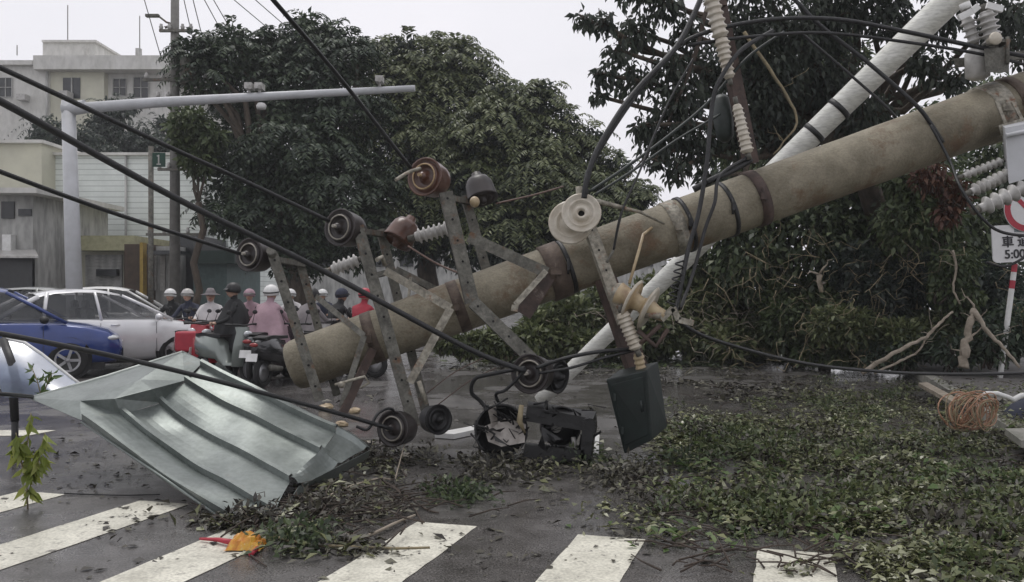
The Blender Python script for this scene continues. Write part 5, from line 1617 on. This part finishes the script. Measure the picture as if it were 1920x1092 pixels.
ride(424, 13.9, -35, PGREEN, 'pale green scooter with white mudguard in front of the person in black', None, accent=M['white_plastic'], s=1.0)
blk = make_rider('person in a long black raincoat standing behind the pale green scooter', 'black', 'black', 'black', standing=True)
place(blk, 442, 14.3, 200, .93)
ride(508, 14.2, 80, BLK_P, 'black scooter seen from behind under the rider in pink', dict(label='rider in a pink raincoat and white helmet seen from behind', top='pink', helmet='white', poncho='pink'), s=1.03)
ride(395, 16.2, -75, RED_P, 'red scooter right of the silver-white car', dict(label='rider in white raincoat and grey brimmed hat on a red scooter', top='white', hat=True, poncho='white'))
ride(352, 17.6, -95, RED_P, 'red scooter behind the silver-white car bonnet, beside the brimmed hat rider', dict(label='rider in dark blue with grey helmet left of the brimmed hat', top='navy', helmet='grey'))
ride(320, 18.0, -100, BLK_P, 'dark scooter behind the silver-white car bonnet, left one', dict(label='rider in dark clothes with white helmet nearest the silver-white car', top='black', helmet='white'))
ride(585, 15.5, 60, GRY_P, 'grey scooter between the first and second crossarm', dict(label='rider in grey raincoat seen between the first two crossarms', top='grey', helmet='black', poncho='grey'))
ride(640, 16.0, 50, GRY_P, 'grey scooter just left of the rider in red', dict(label='rider in black with dark blue helmet left of the red helmet', top='black', helmet='navy'))
ride(684, 15.6, 70, WHT_P, 'white scooter of the red-helmeted rider', dict(label='rider with red helmet and red jacket just above the fallen pole', top='red', helmet='red'))
ride(468, 18.5, -85, RED_P, 'red scooter behind the person in black', dict(label='far rider in pink with pink helmet left of the pink raincoat', top='pink', helmet='pink'))
ride(605, 20, -95, BLK_P, 'far black scooter behind the grey raincoat', dict(label='far rider with white helmet behind the grey raincoat', top='navy', helmet='white'))
ride(545, 19, -95, BLK_P, 'far dark scooter behind the first crossarm', dict(label='far rider in white beside the first crossarm', top='white', helmet='white'))
ride(560, 14.6, 150, WHT_P, 'riderless white scooter beside the tip of the fallen pole', None)
ride(365, 14.7, -50, RED_P, 'riderless red scooter by the nose of the silver-white car', None)
ride(610, 15.2, 20, BLK_P, 'riderless black scooter half hidden behind the fallen pole', None)
ride(478, 15.6, -60, RED_P, 'riderless red scooter between the black and the pink raincoats', None)
ride(400, 15.2, -110, RED_P, 'riderless red scooter behind the pale green one, facing the camera', None)
ride(528, 13.6, 75, BLK_P, 'riderless black scooter just left of the fallen pole tip', None)
ride(650, 14.8, 160, WHT_P, 'riderless white scooter over the fallen pole between the first two crossarms', None)
mb = MB(); mb.box(P(356, 640, 14.6) , (.4, .34, .34)); o = single('delivery_box', mb, SRED, P(356, 640, 14.6), 'red box at the front of the silver-white car', 'box')
o.location.z = P(356, 640, 14.6).z; bv = o.modifiers.new('b', 'BEVEL'); bv.width = .04; bv.segments = 3

# ================================================================== LEFT: clear plastic screen with rim
scn = empty('plastic_screen', (P(60, 745, 8).x, 8.0, 0), 'curved bluish clear plastic screen with white rim left of the sheet metal', 'screen')
edge = [(8, 634), (45, 642), (78, 664), (110, 690), (138, 712), (152, 722)]
rows = []
for j in range(7):
    t = j / 6
    row = []
    for i, (x, y) in enumerate(edge):
        bx_, by_ = 8 + i * 19, 745 + i * .5
        a_ = P(x, y, 8.0); b_ = P(bx_, by_, 7.7)
        p = a_.lerp(b_, t); p.y -= .12 * math.sin(t * math.pi)
        row.append(p)
    rows.append(row)
mb = MB(); mb.grid(rows)
mb.build('film', mat('bluish_plastic_film', (.16, .21, .30), .25, 0, col2=(.09, .12, .2), scale=4, trans=.35, coat=.4), scn)
mb = MB(); mb.tube([P(x, y, 8.0) for x, y in edge], .016, 8); mb.build('rim', M['white_plastic'], scn)
mb = MB(); mb.tube([P(6, 640, 8.0), P(22, 680, 7.8), P(28, 790, 7.7)], [.05, .04, .035], 8); mb.tube([P(28, 790, 7.7), P(28, 852, 7.7)], .03, 8); mb.build('leg', M['black'], scn)

# ================================================================== PLANTS (foreground sprigs)
def sprig(stems, n, L, W, mt, label, base, name='plant', cat='plant', droop=1.0):
    base = Vector(base)
    root = empty(name, base, label, cat)
    Cs, Ds = [], []
    for st in stems:
        p = [P(*q) for q in st]
        tb = MB()
        tb.tube(p, [.006, .0045, .003][:len(p)] if len(p) <= 3 else .005, 6)
        tb.build('stem', M['straw'], root)
        for k in range(n):
            t = rng.uniform(.1, 1) * (len(p) - 1); i = min(int(t), len(p) - 2)
            Cs.append(list(p[i].lerp(p[i + 1], t - i)))
            Ds.append([rng.gauss(0, .6), rng.gauss(0, .5), -droop + rng.gauss(0, .4)])
    C = np.array(Cs); D = np.array(Ds)
    Ls = L * (.6 + .8 * nr.rand(len(C)))
    quads_obj('leaves', leaf_quads(C, D, nr.normal(size=C.shape), Ls, Ls * W / L), mt, root)


g_ = G(52, 955)
sprig([[(52, 955, g_.y), (48, 860, 5.7), (58, 775, 5.6)], [(48, 900, 5.7), (36, 850, 5.65), (30, 812, 5.6)], [(54, 900, 5.7), (74, 850, 5.65), (84, 812, 5.6)], [(50, 940, 5.75), (66, 880, 5.7), (78, 850, 5.6)]], 30, .10, .034, LEAF['yellow'], 'yellow-green weed with drooping leaves in the left foreground', g_)
sprig([[(78, 745, 7.5), (70, 715, 7.5), (60, 690, 7.5)], [(80, 745, 7.5), (90, 715, 7.5), (98, 700, 7.5)]], 14, .10, .03, LEAF['bright'], 'bright green leaves in front of the bluish plastic screen', (P(78, 745, 7.5).x, 7.5, 0), name='plant', droop=-.2)

# ================================================================== DEBRIS ON THE ROAD
from mathutils import noise as mnoise


def scatter(n, regions, L, W, mt, name, label, zmax=.1, cover=None):
    C, D, N = [], [], []
    tries = 0
    tot = sum(r[4] for r in regions)
    while len(C) < n and tries < n * 12:
        tries += 1
        q = rng.uniform(0, tot)
        for (cx, cy, rx, ry, wt) in regions:
            q -= wt
            if q <= 0: break
        a_ = rng.uniform(0, 2 * math.pi); rr = math.sqrt(rng.random()) * (1 + .25 * rng.gauss(0, 1))
        px, py = cx + math.cos(a_) * rx * rr, cy + math.sin(a_) * ry * rr
        if py < 600: continue
        g = G(px, py)
        nv = mnoise.noise(Vector((g.x * 1.1, g.y * .9, 3.1))) * .6 + mnoise.noise(Vector((g.x * 3.1, g.y * 2.7, 7))) * .5
        if rng.random() > .36 + nv * 2.4: continue
        zb = .13 if (g - K0).dot(KP) > 0 else .006
        C.append((g.x, g.y, zb + rng.random() ** 2 * zmax * max(.15, .5 + nv)))
        D.append((rng.gauss(0, 1), rng.gauss(0, 1), rng.gauss(.05, .25)))
        N.append((rng.gauss(0, .35), rng.gauss(0, .35), 1))
    C = np.array(C); D = np.array(D); N = np.array(N)
    Ls = L * (.4 + 1.5 * nr.rand(len(C)) ** 2)
    V = leaf_quads(C, D, N, Ls, Ls * W / L * (.6 + .8 * nr.rand(len(C))))
    V[:, :, 2] = np.maximum(V[:, :, 2], .005)
    o = quads_obj(name, V, mt)
    tag(o, label, 'leaf litter', kind='stuff')
    return o


REG_R = [(1650, 770, 230, 45, 1.5), (1540, 845, 280, 45, 2.2), (1700, 880, 300, 90, 3.0), (1480, 960, 300, 45, 1.6), (1830, 990, 220, 100, 2.2), (1330, 820, 120, 40, .9), (1800, 1080, 200, 40, .8), (1500, 1085, 80, 12, .2)]
scatter(46000, REG_R, .044, .021, LEAF['litter'], 'leaf_litter', 'green leaves strewn thickly over the right side of the road', .12)
scatter(14000, REG_R, .06, .022, LEAF['litter_dark'], 'leaf_litter', 'dark sodden leaves mixed into the litter on the right', .07)
scatter(1600, [(1480, 985, 300, 60, .6), (1750, 900, 250, 120, 1), (1360, 850, 140, 60, .8), (1800, 910, 100, 25, .8)], .07, .032, LEAF['bright'], 'leaf_litter', 'brighter green fresh leaves on top of the right-hand litter', .14)
REG_C = [(650, 950, 120, 36, 1.5), (540, 995, 120, 18, .8), (1000, 885, 170, 28, 1.6), (800, 900, 120, 30, 1.2), (700, 860, 90, 25, .8), (450, 985, 90, 14, .8), (1150, 920, 150, 30, .7), (620, 1035, 110, 16, .5)]
scatter(2600, REG_C, .06, .02, LEAF['litter_dark'], 'twig_litter', 'dark wet leaves and bits around the end of the roofing sheet', .09)
scatter(1100, REG_C + [(830, 915, 80, 20, 1)], .06, .024, LEAF['litter'], 'leaf_litter', 'greenish leaves in the heap below the middle of the pole', .09)
scatter(900, [(250, 860, 260, 70, 1), (160, 1000, 260, 80, 1), (900, 1020, 500, 60, 1.4), (1000, 760, 250, 60, .8), (1330, 700, 180, 30, 1)], .05, .025, LEAF['litter_dark'], 'leaf_litter', 'single dark leaves scattered over the open asphalt', .01)
scatter(1500, [(1180, 690, 330, 14, 1.5), (900, 690, 150, 16, .5), (1400, 720, 160, 20, 1)], .09, .04, LEAF['litter_dark'], 'leaf_litter', 'leaves along the far side of the road by the fallen crown', .06)
scatter(900, [(1330, 725, 110, 16, 1), (1440, 745, 100, 16, 1), (1220, 700, 60, 10, .3), (640, 760, 120, 20, .4)], .09, .04, LEAF['litter_dark'], 'leaf_litter', 'small dark leaf clumps right of the metal box', .06)

def tufts(n, reg, mt, name, label, L):
    cl = []
    for i in range(n):
        cx, cy, rx, ry = rng.choice(reg)
        g = G(cx + rng.gauss(0, rx * .5), max(690, cy + rng.gauss(0, ry * .5)))
        zb = .13 if (g - K0).dot(KP) > 0 else .0
        cl.append((g.x, g.y, zb + rng.uniform(.02, .07), rng.uniform(.08, .32)))
    V = clump_leaves(cl, n * 60, L, L * .42, .1, .35, .0)
    V[:, :, 2] = np.maximum(V[:, :, 2], .008)
    tag(quads_obj(name, V, mt), label, 'leafy twigs', kind='stuff')


TR = [(1640, 765, 220, 40), (1500, 850, 280, 50), (1700, 900, 260, 80), (1450, 960, 220, 35), (1850, 1000, 160, 80), (1350, 830, 100, 30)]
tufts(150, TR, LEAF['brush'], 'leafy_twigs', 'raised tufts of torn leafy twigs in the right-hand litter', .055)
tufts(90, TR, LEAF['mid'], 'leafy_twigs', 'green tufts of torn leafy twigs in the right-hand litter', .05)
tufts(110, TR, LEAF['litter_dark'], 'leafy_twigs', 'dark wet tufts of torn twigs in the right-hand litter', .06)
tufts(40, [(920, 885, 130, 20), (700, 860, 70, 20), (1180, 905, 60, 15), (850, 925, 60, 12), (450, 985, 60, 8), (600, 970, 80, 18)], LEAF['litter_dark'], 'leafy_twigs', 'dark tufts of torn twigs below the smashed signal', .055)
tufts(24, [(1080, 868, 90, 10), (860, 935, 60, 12), (560, 1020, 40, 10), (1290, 880, 60, 15)], LEAF['green'], 'leafy_twigs', 'green tufts around the foot of the smashed signal', .055)

scatter(5000, [(1230, 668, 300, 9, 1), (1000, 676, 130, 10, .4), (1480, 672, 80, 10, .3)], .14, .06, LEAF['brush'], 'leafy_brush', 'low brush of torn leaves along the base of the fallen crown', .45)
scatter(2500, [(1230, 682, 260, 9, 1)], .11, .05, LEAF['green'], 'leafy_brush', 'dark green fringe of leaves in front of the fallen crown', .12)

# twigs in the litter
mb = MB()
for q in range(620):
    if q < 480:
        px, py = rng.uniform(1220, 1930), rng.uniform(720, 1085)
    else:
        px, py = rng.gauss(650, 110), rng.gauss(955, 35)
    if py < 640: continue
    g = G(px, py)
    zb = .13 if (g - K0).dot(KP) > 0 else .01
    a_ = rng.uniform(0, math.pi); ln = rng.uniform(.08, .4)
    d = Vector((math.cos(a_), math.sin(a_), rng.uniform(0, .12)))
    p0 = g + Vector((0, 0, zb + rng.uniform(0, .04)))
    mb.tube([p0, p0 + d * ln * .5 + Vector((rng.uniform(-.03, .03), rng.uniform(-.03, .03), .01)), p0 + d * ln], [.006, .005, .003], 5)
o = mb.build('twigs', M['twig']); tag(o, 'thin broken twigs lying all through the leaf litter', 'twigs', kind='stuff')

# long curved stems by the crossing
def gstem(pts, r, label, mt='straw'):
    p = [G(x, y) + Vector((0, 0, z)) for x, y, z in pts]
    mb = MB()
    q = []
    for i in range(len(p) - 1):
        for k in range(5):
            q.append(p[i].lerp(p[i + 1], k / 5))
    q.append(p[-1])
    for it in range(3):
        q = [q[0]] + [(q[i - 1] + q[i] * 2 + q[i + 1]) / 4 for i in range(1, len(q) - 1)] + [q[-1]]
    n = len(q)
    mb.tube(q, [r * (1 - .4 * i / n) for i in range(n)], 7)
    return single('fallen_stick', mb, M[mt], p[0], label, 'stem')


gstem([(480, 995, .01), (560, 968, .02), (640, 930, .05), (712, 908, .05), (735, 905, .02)], .011, 'long pale stem arching from the sheet end to the right', 'bark_pale')
gstem([(640, 1024, .01), (700, 1008, .02), (740, 990, .03), (778, 972, .02)], .012, 'pale stem pointing at the third stripe', 'bark_pale')
gstem([(512, 1012, .02), (570, 1028, .02), (650, 1032, .02), (740, 1032, .01), (806, 1030, .01)], .010, 'greenish stem lying over the edge of the third stripe')
gstem([(712, 908, .04), (760, 935, .03), (800, 960, .01), (822, 965, .01)], .009, 'thin brown stem curving down right of the heap', 'twig')
gstem([(600, 950, .02), (680, 925, .06), (740, 925, .05), (778, 960, .02), (792, 985, .01)], .008, 'dark looping stem on the heap', 'twig')
gstem([(455, 1035, .01), (475, 1048, .01), (500, 1066, .01)], .006, 'short dark stick beside the yellow rubbish', 'twig')
gstem([(740, 905, .01), (752, 880, .1), (765, 850, .2)], .006, 'thin dry stem standing beside the heap', 'bark_pale')
gstem([(1260, 945, .01), (1320, 925, .02), (1400, 912, .02)], .014, 'dark stick on the road left of the green litter', 'twig')
gstem([(1180, 902, .01), (1215, 890, .02)], .02, 'short dark stick below the metal box', 'twig')
gstem([(1330, 912, .02), (1376, 914, .02)], .012, 'pale straight stick in the litter', 'bark_pale')
gstem([(120, 928, .01), (230, 932, .01), (300, 930, .01)], .006, 'dark thin wire on the asphalt above the first long stripe', 'cable')
for k, (x, y) in enumerate(((480, 990), (545, 955), (600, 985), (640, 960), (700, 965))):
    g = G(x, y)
    mb = MB()
    for q in range(9):
        a_ = rng.uniform(0, 2 * math.pi); ln = rng.uniform(.12, .35)
        limb(mb, g + Vector((0, 0, .01)), g + Vector((math.cos(a_) * ln, math.sin(a_) * ln, rng.uniform(.02, .16))), .007, .002, wob=.5, n=5, seg=5)
    single('broken_twig', mb, M['twig'], g, ('dark twig clump touching the sheet end', 'dark twig clump right of the sheet end', 'dark twig clump above the greenish stem', 'dark twig clump in the heap middle', 'dark twig clump at the heap right side')[k], 'twigs', 'dark twig clumps in the heap')

# rubbish: yellow bag with red stick
rb = empty('crumpled_bag', G(455, 1030), 'crumpled yellow and orange bag with red strip on the second stripe', 'rubbish')
mb = MB()
g = G(455, 1032)
YEL = mat('yellow_plastic', (.6, .36, .04), .35, col2=(.45, .14, .02), scale=14, spots=(.6, .55, .3), spot_scale=20, spot_pos=.58)
n1, n2 = 12, 8
rows = []
for i in range(n1 + 1):
    row = []
    for k in range(n2 + 1):
        u, v = i / n1, k / n2
        e = math.sin(u * math.pi) * math.sin(v * math.pi)
        row.append((g.x - .09 + .2 * u + rng.uniform(-.008, .008), g.y - .05 + .17 * v, .008 + e * .07 + rng.uniform(0, .03) * (1 if 0 < i < n1 and 0 < k < n2 else .2)))
    rows.append(row)
mb.grid(rows, 0, False); mb.build('bag', YEL, rb)
mb = MB(); mb.tube([G(375, 1017) + Vector((0, 0, .02)), G(410, 1022) + Vector((0, 0, .03)), G(440, 1028) + Vector((0, 0, .03))], [.008, .014, .02], 6); mb.tube([G(470, 1045) + Vector((0, 0, .015)), G(488, 1030) + Vector((0, 0, .02))], .014, 6); mb.build('red_strip', SRED, rb)

# white strips and rubble
def slab(q, h, mt, name, label, cat, z0=0.006):
    b = [Vector((G(x, y).x, G(x, y).y, z0)) for x, y in q]
    mb = MB(); n = len(b)
    mb.poly([p + Vector((0, 0, h)) for p in b]); mb.poly(b[::-1])
    for i in range(n):
        j = (i + 1) % n
        mb.poly([b[i], b[j], b[j] + Vector((0, 0, h)), b[i] + Vector((0, 0, h))])
    return single(name, mb, M[mt], b[0], label, cat)


slab([(815, 822), (870, 812), (888, 808), (892, 816), (850, 825)], .05, 'white_plastic', 'plastic_strip', 'white broken strip left of the smashed signal', 'debris')
slab([(1112, 858), (1122, 858), (1124, 822), (1116, 822)], .03, 'white_plastic', 'plastic_strip', 'small white upright strip right of the smashed signal', 'debris')
slab([(1884, 842), (1915, 868), (1990, 868), (1940, 840)], .06, 'kerb', 'stone_slab', 'pale slab on the pavement at the right edge below the coil', 'slab', .13)
slab([(1722, 742), (1738, 740), (1800, 778), (1786, 782)], .05, 'bark_pale', 'wooden_plank', 'greyish plank lying behind the wire coil', 'plank', .13)
for k, (x, y, s) in enumerate(((610, 770, .09), (640, 800, .06), (690, 835, .05), (665, 775, .07), (760, 860, .05), (1898, 905, .05), (1712, 1020, .035), (1725, 815, .035), (1542, 930, .03), (655, 1010, .04), (1120, 880, .04))):
    g = G(x, y); mb = MB()
    mb.sphere((0, 0, 0), s, 7, 5, scale=(1.2, .9, .6))
    mb.v = [(a_ + rng.uniform(-.15, .15) * s, b_ + rng.uniform(-.15, .15) * s, c_ + rng.uniform(-.15, .15) * s) for a_, b_, c_ in mb.v]
    for q in range(len(mb.s)): mb.s[q] = False
    zb = .13 if (g - K0).dot(KP) > 0 else 0
    mb.v = [(a_ + g.x, b_ + g.y, c_ + zb + s * .4) for a_, b_, c_ in mb.v]
    single('rubble_piece', mb, M['porcelain_tan'] if k in (0, 1, 3) else M['porcelain'], g, ('tan rubble lump under the pole tip', 'tan rubble lump right of the sheet top corner', 'pale lump left of the ringed insulator by the road', 'tan lump between the first two crossarms',
        'pale lump below the middle crossarm foot', 'white lump near the right edge below the slab', 'small white bit in litter near bottom right', 'small white bit left of the wire coil', 'small white bit in the middle of the litter', 'whitish bit in the dark heap', 'pale lump below the box')[k], 'rubble', 'pale bits of rubble')

# wire coil and white rail at the right
cl = empty('wire_coil', G(1822, 828), 'tangled brown wire coil lying in the leaves at right', 'wire coil')
mb = MB()
c = P(1822, 790, 8.3)
c.z = max(c.z, .3)
for k in range(34):
    ax = Vector((.35 + rng.gauss(0, .22), -.9, rng.gauss(.1, .28))).normalized()
    off = Vector((rng.uniform(-.12, .12), rng.uniform(-.12, .12), rng.uniform(-.02, .02)))
    R_ = rng.uniform(.1, .19)
    a_ = ax.orthogonal().normalized(); b_ = ax.cross(a_)
    pts = []
    ph = rng.uniform(0, 6)
    for i in range(26):
        an = 2 * math.pi * i / 25
        rr = R_ * (1 + .08 * math.sin(3 * an + ph))
        pts.append(c + off + (a_ * math.cos(an) * 1.15 + b_ * math.sin(an) * .92) * rr)
    mb.tube(pts, .0055, 5, m=k % 3 // 2)
mb.build('wire', [mat('copper_brown_wire', (.42, .24, .15), .5, col2=(.28, .15, .09), scale=20), M['straw']], cl)
wr = empty('curved_guard', G(1870, 800), 'white curved rail with a dark rounded panel behind the coil', 'guard')
mb = MB(); mb.tube([P(1824, 762, 8.9), P(1832, 748, 8.9), P(1850, 738, 8.9), P(1870, 738, 8.9), P(1890, 745, 8.9), P(1900, 750, 8.9), P(1915, 742, 8.9), P(1960, 738, 8.9)], [.016, .02, .024, .024, .024, .03, .028, .03], 10)
mb.build('rail', M['white_plastic'], wr)
mb = MB(); mb.sphere(P(1945, 800, 9.1), .38, 18, 12, scale=(1, .6, .85)); mb.build('panel', CLOTH['navy'], wr)

# ================================================================== AIR
mb = MB(); mb.box((0, 60, 18), (400, 260, 38.5))
hz = mb.build('haze', [], None)
hm = bpy.data.materials.new('haze_air'); hm.use_nodes = True
t = hm.node_tree; t.nodes.clear()
ou = t.nodes.new("ShaderNodeOutputMaterial"); pv = t.nodes.new("ShaderNodeVolumePrincipled")
pv.inputs["Density"].default_value = 0.0012
pv.inputs["Color"].default_value = (.95, .96, .99, 1)
t.links.new(pv.outputs[0], ou.inputs["Volume"])
hz.data.materials.append(hm)
tag(hz, 'thin pale damp air over the whole street', 'haze', kind='stuff')
